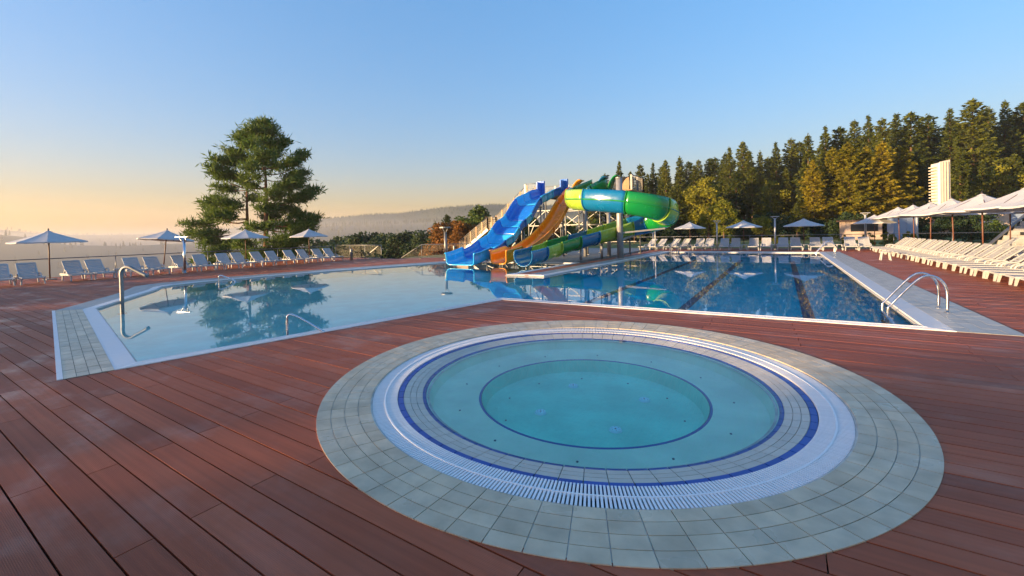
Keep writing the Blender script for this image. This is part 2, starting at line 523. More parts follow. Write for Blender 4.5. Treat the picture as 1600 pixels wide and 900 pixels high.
def catmull(pts, per=8):
    P = [Vector(p) for p in pts]
    P = [P[0] * 2 - P[1]] + P + [P[-1] * 2 - P[-2]]
    out = []
    for i in range(1, len(P) - 2):
        for k in range(per):
            t = k / per
            a, b, c, d = P[i - 1], P[i], P[i + 1], P[i + 2]
            out.append(0.5 * ((2 * b) + (c - a) * t + (2 * a - 5 * b + 4 * c - d) * t * t + (3 * b - a - 3 * c + d) * t ** 3))
    out.append(P[-2])
    return out


def view_size(x, y, w):
    """rough share of the view a piece of area w takes (used only to choose which pieces are built singly)"""
    d2 = x * x + y * y + CAM_H ** 2
    fwd = (-x * math.sin(R(YAW)) + y * math.cos(R(YAW)))
    if fwd < 0.15 or abs(x * math.cos(R(YAW)) + y * math.sin(R(YAW))) > fwd * 1.28 + 0.5:
        return 0
    if fwd < 2.0: return 0
    return w / d2 ** 1.5


# ------------------------------------------------------------------ terrain
FAR_T = [(-180, 0.004), (-100, 0.006), (-90, 0.02), (-84.6, 0.0284), (-82.0, 0.0283), (-80.4, 0.0202), (-76.6, 0.0183), (-71.9, 0.0194), (-69.2, 0.0211),
         (-63.3, 0.0338), (-57.3, 0.0452), (-54.4, 0.0477), (-49.8, 0.0557), (-47.4, 0.0568), (-44.1, 0.0621), (-40.8, 0.0688),
         (-35.7, 0.0719), (-33.1, 0.0739), (-28, 0.0687), (-19.6, 0.055), (-8, 0.036), (40, 0.03), (100, 0.01), (180, 0.004)]
NEAR_T = [(-180, 0.0), (-100, 0.004), (-90, 0.026), (-84.6, 0.0302), (-81.8, 0.0293), (-80.4, 0.0192), (-78.8, 0.0074), (-74.4, 0.0032), (-69.3, 0.0079),
          (-63.3, 0.0209), (-57.3, 0.0329), (-53.6, 0.0364), (-49, 0.0383), (-44.2, 0.0386), (-39.1, 0.0401), (-33.2, 0.0349),
          (-23.8, 0.0234), (0, 0.02), (60, 0.01), (180, 0.0)]


def hnoise(x, y):
    return (math.sin(x * 0.021 + 1.3) * math.cos(y * 0.017 + 0.4) + 0.5 * math.sin(x * 0.053 + y * 0.031)
            + 0.3 * math.sin(x * 0.11 - y * 0.09 + 2.0))


def terrain(x, y):
    def out(x0, x1, y0, y1):
        return math.hypot(max(x0 - x, 0, x - x1), max(y0 - y, 0, y - y1))
    d = min(out(-33.2, 70, -30, 23.2), out(-25, 70, -30, 140))
    z = -1.2 - 33 * (1 - math.exp(-d / 75.0))
    r = math.hypot(x, y)
    if r > 150:
        az = math.degrees(math.atan2(x, y))
        ef = np.interp(az, [a for a, _ in FAR_T], [b for _, b in FAR_T])
        en = np.interp(az, [a for a, _ in NEAR_T], [b for _, b in NEAR_T])
        def ss(a, b, t):
            t = min(max((t - a) / (b - a), 0), 1); return t * t * (3 - 2 * t)
        n = hnoise(x, y)
        z1 = en * 400 + 1.8 - 5.5
        z2 = ef * 780 + 1.8 - 6
        k1 = ss(200, 400, r)
        zz = lerp(z, z1, k1)
        if r > 400: zz = lerp(z1, z1 - 12, ss(400, 500, r))
        if r > 500: zz = lerp(z1 - 12, z2, ss(500, 780, r))
        if r > 780: zz = lerp(z2, -30, ss(780, 1200, r))
        z = zz + n * 1.0 * ss(150, 400, r)
    return z


def build_ground():
    radii = [0.0, 8, 16, 24, 30, 34, 38, 43, 48, 54, 60, 68, 78, 90, 105, 122, 142, 160, 180, 200, 225, 250, 275, 300, 325, 350, 370, 385, 400, 415, 430, 450, 475, 500, 535, 570, 610, 650, 690, 720, 745, 765, 780, 795, 815, 850, 900, 970, 1060, 1150, 1240]
    na = 240
    vs, fs = [(0, 0, -1.2)], []
    for r in radii[1:]:
        for k in range(na):
            a = 2 * math.pi * k / na
            x, y = r * math.sin(a), r * math.cos(a)
            vs.append((x, y, terrain(x, y)))
    for k in range(na):
        fs.append((0, 1 + (k + 1) % na, 1 + k))
    for i in range(len(radii) - 2):
        a, b = 1 + i * na, 1 + (i + 1) * na
        for k in range(na):
            k2 = (k + 1) % na
            fs.append((a + k, a + k2, b + k2, b + k))
    mb = MB(); mb.add(vs, fs)
    return struct(mb.build('ground', 'ground', smooth=True))


build_ground()


def lawn_z(x, y):
    return -0.06 + 0.02 * max(0, y - 50) + 0.035 * max(0, x - 13) + 0.05 * math.sin(x * 0.4) * math.sin(y * 0.31)


def build_lawn():
    mb = MB()
    def patch(x0, x1, y0, y1, st):
        nx, ny = max(1, int((x1 - x0) / st)), max(1, int((y1 - y0) / st))
        vs = [(lerp(x0, x1, i / nx), lerp(y0, y1, j / ny), lawn_z(lerp(x0, x1, i / nx), lerp(y0, y1, j / ny))) for j in range(ny + 1) for i in range(nx + 1)]
        fs = [(j * (nx + 1) + i, j * (nx + 1) + i + 1, (j + 1) * (nx + 1) + i + 1, (j + 1) * (nx + 1) + i) for j in range(ny) for i in range(nx)]
        mb.add(vs, fs)
    patch(-26, 70, 41.45, 137, 2.5)
    patch(13.0, 70, -25, 41.45, 2.5)
    patch(-26, -18.2, 24.2, 41.45, 2.0)
    return struct(mb.build('lawn', 'lawn', smooth=True))


build_lawn()

# ------------------------------------------------------------------ pools: outline and shell
POOL = [(-6.60, 9.78), (2.10, 10.10), (2.10, 35.05), (-7.60, 35.05), (-8.35, 15.55), (-10.05, 15.35), (-10.00, 22.30), (-17.30, 22.30),
        (-18.15, 20.60), (-19.45, 16.80), (-20.55, 13.50), (-21.10, 10.60), (-21.30, 8.30), (-21.20, 7.35), (-20.75, 6.75), (-19.80, 6.28),
        (-16.00, 3.72), (-8.18, 2.32)]
NP = len(POOL)
WATER_Z = -0.05


def offset_poly(poly, ds):
    """offset outwards (polygon is counter-clockwise); ds number or one distance per edge"""
    n = len(poly)
    if not isinstance(ds, (list, tuple)): ds = [ds] * n
    out = []
    for i in range(n):
        p0, p1, p2 = Vector(poly[i - 1]), Vector(poly[i]), Vector(poly[(i + 1) % n])
        e0, e1 = (p1 - p0).normalized(), (p2 - p1).normalized()
        n0, n1 = Vector((e0.y, -e0.x)), Vector((e1.y, -e1.x))
        d0, d1 = ds[i - 1], ds[i]
        det = n0.x * n1.y - n0.y * n1.x
        if abs(det) < 1e-3:
            q = p1 + (n0 * d0 + n1 * d1) * 0.5
        else:
            a = p1.dot(n0) + d0; b = p1.dot(n1) + d1
            q = Vector(((a * n1.y - b * n0.y) / det, (n0.x * b - n1.x * a) / det))
        out.append((q.x, q.y))
    return out


def point_in(poly, x, y):
    c = False
    for i in range(len(poly)):
        (x1, y1), (x2, y2) = poly[i - 1], poly[i]
        if (y1 > y) != (y2 > y) and x < (x2 - x1) * (y - y1) / (y2 - y1) + x1: c = not c
    return c


def tess(poly, z):
    from mathutils.geometry import tessellate_polygon
    return [(p[0], p[1], z) for p in poly], [tuple(t) for t in tessellate_polygon([[Vector((p[0], p[1], 0)) for p in poly]])]


def up(mb):
    """make all faces of a flat sheet look up"""
    fs = []
    for f in mb.f:
        a, b, c = (Vector(mb.v[i]) for i in f[:3])
        fs.append(f if (b - a).cross(c - a).z > 0 else f[::-1])
    mb.f = fs
    return mb


# widths per edge: white strip, then tile band
STRIP = [0.24, 0.32, 0.30, 0.24, 0.24, 0.24, 0.20, 0.30, 0.22, 0.22, 0.22, 0.22, 0.22, 0.22, 0.22, 0.22, 0.24, 0.24]
BAND = [0.0, 0.82, 0.75, 0.62, 0.0, 0.0, 0.0, 0.9, 0.95, 0.95, 0.95, 0.95, 0.95, 0.95, 0.7, 0.60, 0.50, 0.0]
OUT1 = offset_poly(POOL, STRIP)
OUT2 = offset_poly(POOL, [a + b for a, b in zip(STRIP, BAND)])
HOLE = offset_poly(POOL, [a * 0.5 + b * 0.9 for a, b in zip(STRIP, BAND)])

LEFT_Z, RIGHT_Z = -0.40, -0.52
left_poly = [POOL[0]] + POOL[4:]
right_poly = POOL[0:5]
basin = MB()
for poly, z in ((left_poly, LEFT_Z),):
    v, f = tess(poly, z); basin.add(v, f)
up(basin)
for i in range(4, NP):
    a, b = POOL[i], POOL[(i + 1) % NP]
    basin.add([(a[0], a[1], LEFT_Z), (b[0], b[1], LEFT_Z), (b[0], b[1], -0.02), (a[0], a[1], -0.02)], [(0, 3, 2, 1)])
bas = tag(struct(basin.build('pool_basin', 'shallow')), 'pale turquoise mosaic basin of the shallow left pool')
basin = MB()
v, f = tess(right_poly, RIGHT_Z); basin.add(v, f); up(basin)
for i in range(0, 4):
    a, b = POOL[i], POOL[(i + 1) % NP]
    basin.add([(a[0], a[1], RIGHT_Z), (b[0], b[1], RIGHT_Z), (b[0], b[1], -0.02), (a[0], a[1], -0.02)], [(0, 3, 2, 1)])
a, b = POOL[4], POOL[0]
basin.add([(a[0], a[1], RIGHT_Z), (b[0], b[1], RIGHT_Z), (b[0], b[1], LEFT_Z), (a[0], a[1], LEFT_Z)], [(0, 1, 2, 3)])
bas2 = tag(struct(basin.build('pool_basin', 'deep')), 'deep blue mosaic basin of the long swimming pool')
for xa, xb in ((-5.35, -5.35), (-2.45, -2.45), (0.55, 0.55)):
    MB().prism([(xa - 0.13, 11.3), (xa + 0.13, 11.3), (xb + 0.13, 33.9), (xb - 0.13, 33.9)], RIGHT_Z + 0.002, RIGHT_Z + 0.008).build('lane_line', 'lane', bas2)

v, f = tess(POOL, WATER_Z)
wmb = MB(); wmb.add(v, f); up(wmb)
tag(struct(wmb.build('pool_water', 'water_pool')), 'still clear water of the connected swimming pools')

# overflow strip: bedding + grate slats on the edges next to the camera, smooth white elsewhere
edge_root = tag(struct(thing('pool_edge', None, None)), 'white overflow edge and tiled border around the pools')
INN = offset_poly(POOL, -0.015)
for i in range(NP):
    j = (i + 1) % NP
    a0, a1, b0, b1 = INN[i], INN[j], OUT1[i], OUT1[j]
    z = 0.006 if i != 16 else 0.004
    grate = i in (0, 17, 4, 5)
    MB().prism([a0, a1, b1, b0], -0.12, z - (0.03 if grate else 0)).build('overflow_strip', 'drain' if grate else 'white_strip', edge_root)
    if grate:
        A0, A1, B0, B1 = (Vector(q) for q in (a0, a1, b0, b1))
        L_ = (A1 - A0).length
        n = int(L_ / 0.032)
        mb = MB()
        for k in range(n):
            t0, t1 = (k + 0.12) / n, (k + 0.74) / n
            mb.prism([A0.lerp(A1, t0), A0.lerp(A1, t1), B0.lerp(B1, t1), B0.lerp(B1, t0)], z - 0.026, z + 0.004)
        g = mb.build('grate_slats', 'slat', edge_root); g['kind'] = 'stuff'
        mb = MB()
        for s in (0.02, 0.94):
            mb.prism([A0.lerp(B0, s), A1.lerp(B1, s), A1.lerp(B1, s + 0.07), A0.lerp(B0, s + 0.07)], z - 0.02, z + 0.008)
        mb.build('grate_rail', 'slat', edge_root)
    # dark blue waterline tile
    C0, C1 = offset_poly(POOL, -0.05)[i], offset_poly(POOL, -0.05)[j]
    MB().prism([C0, C1, a1, a0], -0.14, -0.03).build('waterline_tile', 'blue' if i in (17, 0) else 'beige', edge_root)

singles, rest = [], {}
def queue(poly, z0, z1, name, mat, parent):
    cx = sum(p[0] for p in poly) / len(poly); cy = sum(p[1] for p in poly) / len(poly)
    ar = abs(sum(poly[i - 1][0] * poly[i][1] - poly[i][0] * poly[i - 1][1] for i in range(len(poly)))) / 2
    singles.append((view_size(cx, cy, ar), poly, z0, z1, name, mat, parent))


def flush(limit, restname):
    global singles
    singles.sort(key=lambda s: -s[0])
    rest = {}
    for k, (s, poly, z0, z1, name, mat, parent) in enumerate(singles):
        if k < limit and s > 0:
            MB().prism(poly, z0, z1).build(name, mat, parent)
        else:
            rest.setdefault((mat, parent.name), []).append((poly, z0, z1, parent))
    for (mat, _), L_ in rest.items():
        mb = MB()
        for poly, z0, z1, parent in L_: mb.prism(poly, z0, z1)
        o = mb.build(restname, mat, parent); o['kind'] = 'stuff'
    singles = []


def tile_band(i, rows, tl, mat, bed, gap=0.006, zt=0.008):
    j = (i + 1) % NP
    A0, A1, B0, B1 = (Vector(q) for q in (OUT1[i], OUT1[j], OUT2[i], OUT2[j]))
    MB().prism([A0, A1, B1, B0], -0.12, zt - 0.005).build('tile_bed', bed, edge_root)
    n = max(1, int(round((A1 - A0).length / tl)))
    for r in range(rows):
        s0, s1 = r / rows, (r + 1) / rows
        for k in range(n):
            t0, t1 = k / n, (k + 1) / n
            g = gap / 2
            w = (B0 - A0).length / rows
            gs, gt = g / w / rows, g / (A1 - A0).length
            def pt(s, t): return A0.lerp(A1, t).lerp(B0.lerp(B1, t), s)
            poly = [tuple(pt(s0 + gs, t0 + gt)), tuple(pt(s0 + gs, t1 - gt)), tuple(pt(s1 - gs, t1 - gt)), tuple(pt(s1 - gs, t0 + gt))]
            queue(poly, zt - 0.008, zt + 0.001 * (((k * 7 + r * 13) % 5) - 2) * 0.5, 'tile', mat, edge_root)


for i in range(NP):
    if BAND[i] <= 0: continue
    if i == 1: tile_band(i, 4, 0.42, 'beige', 'grout_dark')
    elif i == 16: tile_band(i, 4, 0.25, 'apron', 'grout_dark', 0.008)
    elif i == 2: tile_band(i, 3, 0.5, 'beige', 'grout_dark')
    elif i in (3,): tile_band(i, 2, 0.5, 'bluegrey', 'grout_dark')
    else: tile_band(i, 4, 0.33, 'bluegrey', 'grout_dark')
flush(280, 'tile_field')
# white border of the apron
a, b = Vector(OUT2[16]), Vector(OUT2[17])
d = (b - a).normalized(); nrm = Vector((d.y, -d.x))
MB().prism([a, b, b + nrm * 0.06, a + nrm * 0.06], -0.1, 0.012).build('apron_border', 'white_strip', edge_root)

# ------------------------------------------------------------------ whirlpool tub
TC = (-2.105, 5.112)
tub = thing('whirlpool_tub', 'round sunken whirlpool with grey tile ring, white grate and blue tile bands', 'whirlpool', (TC[0], TC[1], 0))


def ring_prism(r0, r1, a0, a1, z0, zi, zo, n=1):
    """annular sector, top at zi on the inner and zo on the outer radius"""
    mb = MB()
    pts_i = [(r0 * math.cos(lerp(a0, a1, k / n)), r0 * math.sin(lerp(a0, a1, k / n))) for k in range(n + 1)]
    pts_o = [(r1 * math.cos(lerp(a0, a1, k / n)), r1 * math.sin(lerp(a0, a1, k / n))) for k in range(n + 1)]
    vs = [(*p, z0) for p in pts_i] + [(*p, z0) for p in pts_o] + [(*p, zi) for p in pts_i] + [(*p, zo) for p in pts_o]
    m = n + 1
    fs = []
    for k in range(n):
        fs += [(2 * m + k, 3 * m + k, 3 * m + k + 1, 2 * m + k + 1), (k, k + 1, m + k + 1, m + k),
               (m + k, m + k + 1, 3 * m + k + 1, 3 * m + k), (k + 1, k, 2 * m + k, 2 * m + k + 1)]
    fs += [(0, m, 3 * m, 2 * m), (n, 2 * m + n, 3 * m + n, m + n)]
    return mb.add(vs, fs)


def full_ring(profile, n=128):
    """surface of revolution through (r, z) points, seen from above"""
    mb = MB()
    vs = [(r * math.cos(2 * math.pi * k / n), r * math.sin(2 * math.pi * k / n), z) for r, z in profile for k in range(n)]
    fs = []
    for i in range(len(profile) - 1):
        for k in range(n):
            k2 = (k + 1) % n
            fs.append((i * n + k, (i + 1) * n + k, (i + 1) * n + k2, i * n + k2))
    return mb.add(vs, fs)


# ring of paving tiles: 4 rows
full_ring([(2.655, -0.030), (3.188, -0.001), (3.19, -0.12)]).build('tile_bed', 'grout', tub)
NT = 80
rows = [(2.672, 2.795), (2.801, 2.925), (2.931, 3.055), (3.061, 3.190)]
ztop = lambda r: lerp(-0.020, 0.0065, (r - 2.66) / 0.53)
tiles = []
for ri, (r0, r1) in enumerate(rows):
    g = 0.0035 / r0
    mesh = [ring_prism(r0, r1, g, 2 * math.pi / NT - g, -0.06, ztop(r0) + dz, ztop(r1) + dz, 3).mesh('paving_tile', 'tile') for dz in (0, 0.0003, -0.0003)]
    for k in range(NT):
        a = 2 * math.pi * (k + 0.37) / NT
        x, y = TC[0] + r0 * math.cos(a), TC[1] + r0 * math.sin(a)
        tiles.append((x * x + y * y, mesh[(k * 7 + ri) % 3], a, ri))
tiles.sort(key=lambda t: t[0])
for d2, me, a, ri in tiles[:300]:
    o = link('paving_tile', me, tub); o.rotation_euler[2] = a
mb = MB()
for d2, me, a, ri in tiles[300:]:
    c, s = math.cos(a), math.sin(a)
    mb.add([(v.co.x * c - v.co.y * s, v.co.x * s + v.co.y * c, v.co.z) for v in me.vertices], [tuple(p.vertices) for p in me.polygons])
mb.build('paving_tile_field', 'tile', tub)['kind'] = 'stuff'

# gutter and its white radial slats
full_ring([(2.37, -0.16), (2.66, -0.16), (2.66, -0.034)]).build('gutter', 'drain', tub)
NS = 560
da = 2 * math.pi / NS
sl = ring_prism(2.384, 2.652, -da * 0.29, da * 0.29, -0.062, -0.036, -0.030).mesh('slat', 'slat')
order = []
for k in range(NS):
    a = k * da
    x, y = TC[0] + 2.5 * math.cos(a), TC[1] + 2.5 * math.sin(a)
    order.append((x * x + y * y, a))
order.sort()
for d2, a in order[:300]:
    o = link('slat', sl, tub); o.rotation_euler[2] = a
mb = MB()
for d2, a in order[300:]:
    c, s = math.cos(a), math.sin(a)
    mb.add([(v.co.x * c - v.co.y * s, v.co.x * s + v.co.y * c, v.co.z) for v in sl.vertices], [tuple(p.vertices) for p in sl.polygons])
mb.build('slat_field', 'slat', tub)['kind'] = 'stuff'
full_ring([(2.510, -0.05), (2.512, -0.0295), (2.526, -0.0295), (2.528, -0.05)]).build('slat_tie', 'slat', tub)

# blue overflow lip, ledge tiles, second blue band, seat, third band, floor
NB = 78
full_ring([(2.02, -0.112), (2.375, -0.062), (2.38, -0.16)]).build('ledge_bed', 'grout', tub)
lip_mesh = ring_prism(2.318, 2.378, 0.0022, 2 * math.pi / NB - 0.0022, -0.12, -0.052, -0.050, 2).mesh('edge_tile', 'blue')
for k in range(NB):
    link('edge_tile', lip_mesh, tub).rotation_euler[2] = 2 * math.pi * k / NB
zl = lambda r: lerp(-0.083, -0.056, (r - 2.10) / 0.21)
for r0, r1 in ((2.102, 2.170), (2.175, 2.240), (2.245, 2.313)):
    me = ring_prism(r0, r1, 0.0014, 2 * math.pi / NB - 0.0014, -0.14, zl(r0), zl(r1), 2).mesh('ledge_tile', 'ledge')
    for k in range(NB):
        link('ledge_tile', me, tub).rotation_euler[2] = 2 * math.pi * k / NB
band_mesh = ring_prism(2.058, 2.098, 0.0028, 2 * math.pi / NB - 0.0028, -0.16, -0.092, -0.084, 2).mesh('band_tile', 'blue')
for k in range(NB):
    link('band_tile', band_mesh, tub).rotation_euler[2] = 2 * math.pi * k / NB
full_ring([(1.40, -0.262), (1.85, -0.262), (1.98, -0.235), (2.05, -0.10), (2.06, -0.10)]).build('seat', 'tub_floor', tub, smooth=False)
full_ring([(1.395, -0.262), (1.40, -0.256), (1.420, -0.256), (1.424, -0.262)]).build('seat_edge_band', 'blue', tub)
full_ring([(0.0, -0.47), (1.20, -0.47), (1.34, -0.43), (1.39, -0.262)]).build('floor', 'tub_deep', tub)
wt = full_ring([(0.0, -0.087), (2.10, -0.087)], 96).build('water', 'water_tub', tub)
for ax, ay in ((-0.52, 0.62), (0.52, 0.60), (-0.50, -0.42), (0.47, -0.42)):
    j = MB()
    n = 20
    j.add([(0.075 * math.cos(2 * math.pi * k / n), 0.075 * math.sin(2 * math.pi * k / n), 0.0) for k in range(n)]
          + [(0.062 * math.cos(2 * math.pi * k / n), 0.062 * math.sin(2 * math.pi * k / n), 0.022) for k in range(n)],
          [tuple(range(n, 2 * n))] + [(k, (k + 1) % n, n + (k + 1) % n, n + k) for k in range(n)])
    jo = j.build('jet', 'jet', tub); jo.location = (ax, ay, -0.468)
    hm = MB()
    for k in range(7):
        a = 2 * math.pi * k / 6
        px, py = (0, 0) if k == 6 else (0.042 * math.cos(a), 0.042 * math.sin(a))
        hm.tube([(px, py, 0.015), (px, py, 0.0245)], 0.011 if k == 6 else 0.004, 8)
    hm.build('jet_holes', 'jet_hole', jo)
noz = MB().tube([(0, 0, 0), (0, 0, 0.006)], 0.012, 8).mesh('nozzle', 'jet_hole')
for k in range(10):
    a = 2 * math.pi * (k + 0.3) / 10
    o = link('nozzle', noz, tub); o.location = (1.12 * math.cos(a), 1.12 * math.sin(a), -0.469)
for k in range(12):
    a = 2 * math.pi * (k + 0.6) / 12
    o = link('nozzle', noz, tub); o.location = (1.68 * math.cos(a), 1.68 * math.sin(a), -0.262)

# ------------------------------------------------------------------ deck boards
deck = tag(struct(thing('deck', None, None)), 'red brown composite board deck around the pools')
PW, PITCH_B, LEN = 0.1810, 0.1925, 3.45
TUBR = 3.172


def deck_span(y):
    if y < -6 or y > 41.4: return []
    x0, x1 = -32.6, 13.2
    if y > 22.9: x0 = -24.6
    if y > 24.3: x0 = -18.2
    return [(x0, x1)]


def holes_at(y, with_tub=True):
    hs = []
    xs = []
    for i in range(NP):
        (x1, y1), (x2, y2) = HOLE[i - 1], HOLE[i]
        if (y1 > y) != (y2 > y): xs.append(x1 + (x2 - x1) * (y - y1) / (y2 - y1))
    xs.sort()
    hs += [(xs[k], xs[k + 1]) for k in range(0, len(xs) - 1, 2)]
    dy = abs(y - TC[1])
    if with_tub and dy < TUBR:
        h = math.sqrt(TUBR ** 2 - dy * dy); hs.append((TC[0] - h, TC[0] + h))
    if 22.35 < y < 41.5: hs.append((-17.85, -9.55))
    return sorted(hs)


def cut(span, hs):
    out = []
    for a, b in span:
        x = a
        for h0, h1 in hs:
            if h1 <= x or h0 >= b: continue
            if h0 > x: out.append((x, h0))
            x = max(x, h1)
        if x < b: out.append((x, b))
    return out


y = 0.615 - PITCH_B * 14
row = -14
while y < 41.3:
    ya, yb = y, y + PW
    A, B = cut(deck_span(ya), holes_at(ya)), cut(deck_span(yb), holes_at(yb))
    lo_t, hi_t = ya < TC[1] - TUBR < yb, ya < TC[1] + TUBR < yb          # boards that the ring only grazes
    if lo_t or hi_t:
        A, B = cut(deck_span(ya), holes_at(ya, False)), cut(deck_span(yb), holes_at(yb, False))
    if len(A) != len(B):
        A = B = (A if len(A) > len(B) else B)
    off = -4.66 if row % 2 == 0 else -3.27
    off += 0.02 * ((row * 7) % 5 - 2)
    for (a0, a1), (b0, b1) in zip(A, B):
        lo, hi = min(a0, b0), max(a1, b1)
        k = math.floor((lo - off) / LEN)
        x = off + k * LEN
        while x < hi:
            xs, xe = x + 0.0042, x + LEN - 0.0042
            p = [(max(xs, a0), ya), (min(xe, a1), ya), (min(xe, b1), yb), (max(xs, b0), yb)]
            if p[1][0] > p[0][0] or p[2][0] > p[3][0]:
                if p[1][0] <= p[0][0]: p[0] = p[1] = ((p[0][0] + p[1][0]) / 2, ya)
                if p[2][0] <= p[3][0]: p[2] = p[3] = ((p[2][0] + p[3][0]) / 2, yb)
                q = []
                for t in p:
                    if not q or abs(t[0] - q[-1][0]) + abs(t[1] - q[-1][1]) > 1e-4: q.append(t)
                if (lo_t or hi_t) and len(q) == 4 and q[0][0] < TC[0] + 1.2 and q[1][0] > TC[0] - 1.2:
                    xa_, xb_ = max(q[0][0], q[3][0]), min(q[1][0], q[2][0])
                    nn_ = 24
                    xs_ = [lerp(xa_, xb_, k_ / nn_) for k_ in range(nn_ + 1)]
                    arc = [math.sqrt(max(0.0, TUBR ** 2 - (xx_ - TC[0]) ** 2)) for xx_ in xs_]
                    if lo_t: q = [(xa_, ya), (xb_, ya)] + [(xx_, min(yb, max(ya + 0.003, TC[1] - a_))) for xx_, a_ in zip(xs_[::-1], arc[::-1])]
                    else: q = [(xx_, max(ya, min(yb - 0.003, TC[1] + a_))) for xx_, a_ in zip(xs_, arc)] + [(xb_, yb), (xa_, yb)]
                if len(q) >= 3: queue(q, -0.022, 0.0 + 0.0008 * ((row * 5 + k * 3) % 3 - 1), 'plank', 'plank', deck)
            x += LEN
    y += PITCH_B; row += 1
flush(300, 'planking')
# dark bearer bed below the boards, clear of the basins
bed = MB()
y = -6.0
while y < 41.4:
    y2 = min(y + 0.5, 41.4)
    A, B = cut(deck_span(y + 0.001), holes_at(y + 0.001)), cut(deck_span(y2 - 0.001), holes_at(y2 - 0.001))
    if len(A) != len(B): A = B = (A if len(A) > len(B) else B)
    for (a0, a1), (b0, b1) in zip(A, B):
        bed.add([(a0, y, -0.06), (a1, y, -0.06), (b1, y2, -0.06), (b0, y2, -0.06)], [(0, 1, 2, 3)])
    y = y2
bed.build('bearer_bed', 'joist', deck)
MB().box((-32.75, -6, -0.5), (-32.6, 22.95, 0.0)).build('deck_fascia', 'joist', deck)
MB().box((-32.6, 22.9, -0.5), (-24.6, 23.0, 0.0)).build('deck_fascia', 'joist', deck)
struct(MB().box((-17.9, 22.42, -0.3), (-10.25, 41.4, 0.006)).build('paving', 'slab'))

# ------------------------------------------------------------------ loungers
def make_lounger():
    t = thing('sun_lounger', 'white resin sun lounger', 'sun lounger')
    H0 = 0.29
    for s in (-1, 1):
        yb = s * 0.335
        mb = MB()
        prof = [(0.97, H0 - 0.02), (0.97, H0 + 0.035), (0.30, H0 + 0.035), (0.1, H0 + 0.05), (-0.95, H0 + 0.03), (-0.95, H0 - 0.05),
                (-0.62, H0 - 0.08), (-0.2, H0 - 0.05), (0.35, H0 - 0.05), (0.7, H0 - 0.06)]
        y0, y1 = yb - 0.022, yb + 0.022
        n = len(prof)
        mb.add([(x, y0, z) for x, z in prof] + [(x, y1, z) for x, z in prof],
               [tuple(range(n)), tuple(range(2 * n - 1, n - 1, -1))] + [(i, n + i, n + (i + 1) % n, (i + 1) % n) for i in range(n)])
        mb.build('side_rail', 'plastic', t)
        for xl in (0.74, -0.55):
            lg = MB()
            w = 0.024
            lg.add([(xl - 0.04, yb - w, H0 - 0.03), (xl + 0.04, yb - w, H0 - 0.03), (xl + 0.04, yb + w, H0 - 0.03), (xl - 0.04, yb + w, H0 - 0.03),
                    (xl + 0.02, yb - w + s * .02, 0), (xl + 0.07, yb - w + s * .02, 0), (xl + 0.07, yb + w + s * .02, 0), (xl + 0.02, yb + w + s * .02, 0)],
                   [(0, 1, 2, 3), (7, 6, 5, 4), (0, 4, 5, 1), (1, 5, 6, 2), (2, 6, 7, 3), (3, 7, 4, 0)])
            lg.build('leg', 'plastic', t)
        ar = MB()
        ar.tube(catmull([(0.18, yb, H0 + 0.02), (0.13, yb, H0 + 0.13), (-0.02, yb, H0 + 0.17), (-0.22, yb, H0 + 0.16), (-0.34, yb, H0 + 0.02)], 4), 0.027, 6)
        ar.build('armrest', 'plastic', t, smooth=True)
    st = MB()
    x = 0.93
    while x > -0.10:
        st.box((x - 0.082, -0.315, H0 + 0.004), (x, 0.315, H0 + 0.028)); x -= 0.112
    st.box((-0.1, -0.05, H0 - 0.03), (0.93, 0.05, H0 - 0.002))
    st.box((0.93, -0.335, H0 - 0.02), (0.985, 0.335, H0 + 0.03))
    st.build('seat', 'plastic', t)
    bk = MB()
    hx, hz, L_ = -0.14, H0 + 0.02, 0.90
    ang = R(41)
    d = Vector((-math.cos(ang), 0, math.sin(ang))); nn = Vector((math.sin(ang), 0, math.cos(ang)))
    def plate(s0, s1, y0, y1, t0, t1):
        o = Vector((hx, 0, hz))
        vs = []
        for tt in (t0, t1):
            for s, yy in ((s0, y0), (s1, y0), (s1, y1), (s0, y1)):
                p = o + d * s + nn * tt; vs.append((p.x, yy, p.z))
        bk.add(vs, [(0, 1, 2, 3), (7, 6, 5, 4), (0, 4, 5, 1), (1, 5, 6, 2), (2, 6, 7, 3), (3, 7, 4, 0)])
    s = 0.02
    while s < L_ - 0.1:
        plate(s, s + 0.080, -0.265, 0.265, 0.0, 0.020); s += 0.108
    plate(0.0, L_, -0.03, 0.03, -0.012, -0.001); plate(0.0, L_, -0.315, -0.262, -0.004, 0.034); plate(0.0, L_, 0.262, 0.315, -0.004, 0.034)
    plate(L_ - 0.085, L_ + 0.01, -0.262, 0.262, -0.004, 0.032)
    bk.build('backrest', 'plastic', t)
    pr = MB()
    top = Vector((hx, 0, hz)) + d * 0.62
    for yy in (-0.24, 0.24):
        MB().bar((top.x, yy, top.z - 0.01), (-0.80, yy, H0 - 0.02), 0.03).build('back_prop', 'plastic', t)
    return t


proto = make_lounger()
used = [False]


def put_lounger(x, y, rz, label, group):
    if not used[0]:
        o = proto; used[0] = True
    else:
        o = copy_tree(proto)
    o.location = (x, y, 0.003); o.rotation_euler = (0, 0, rz)
    o['label'] = label; o['group'] = group
    return o


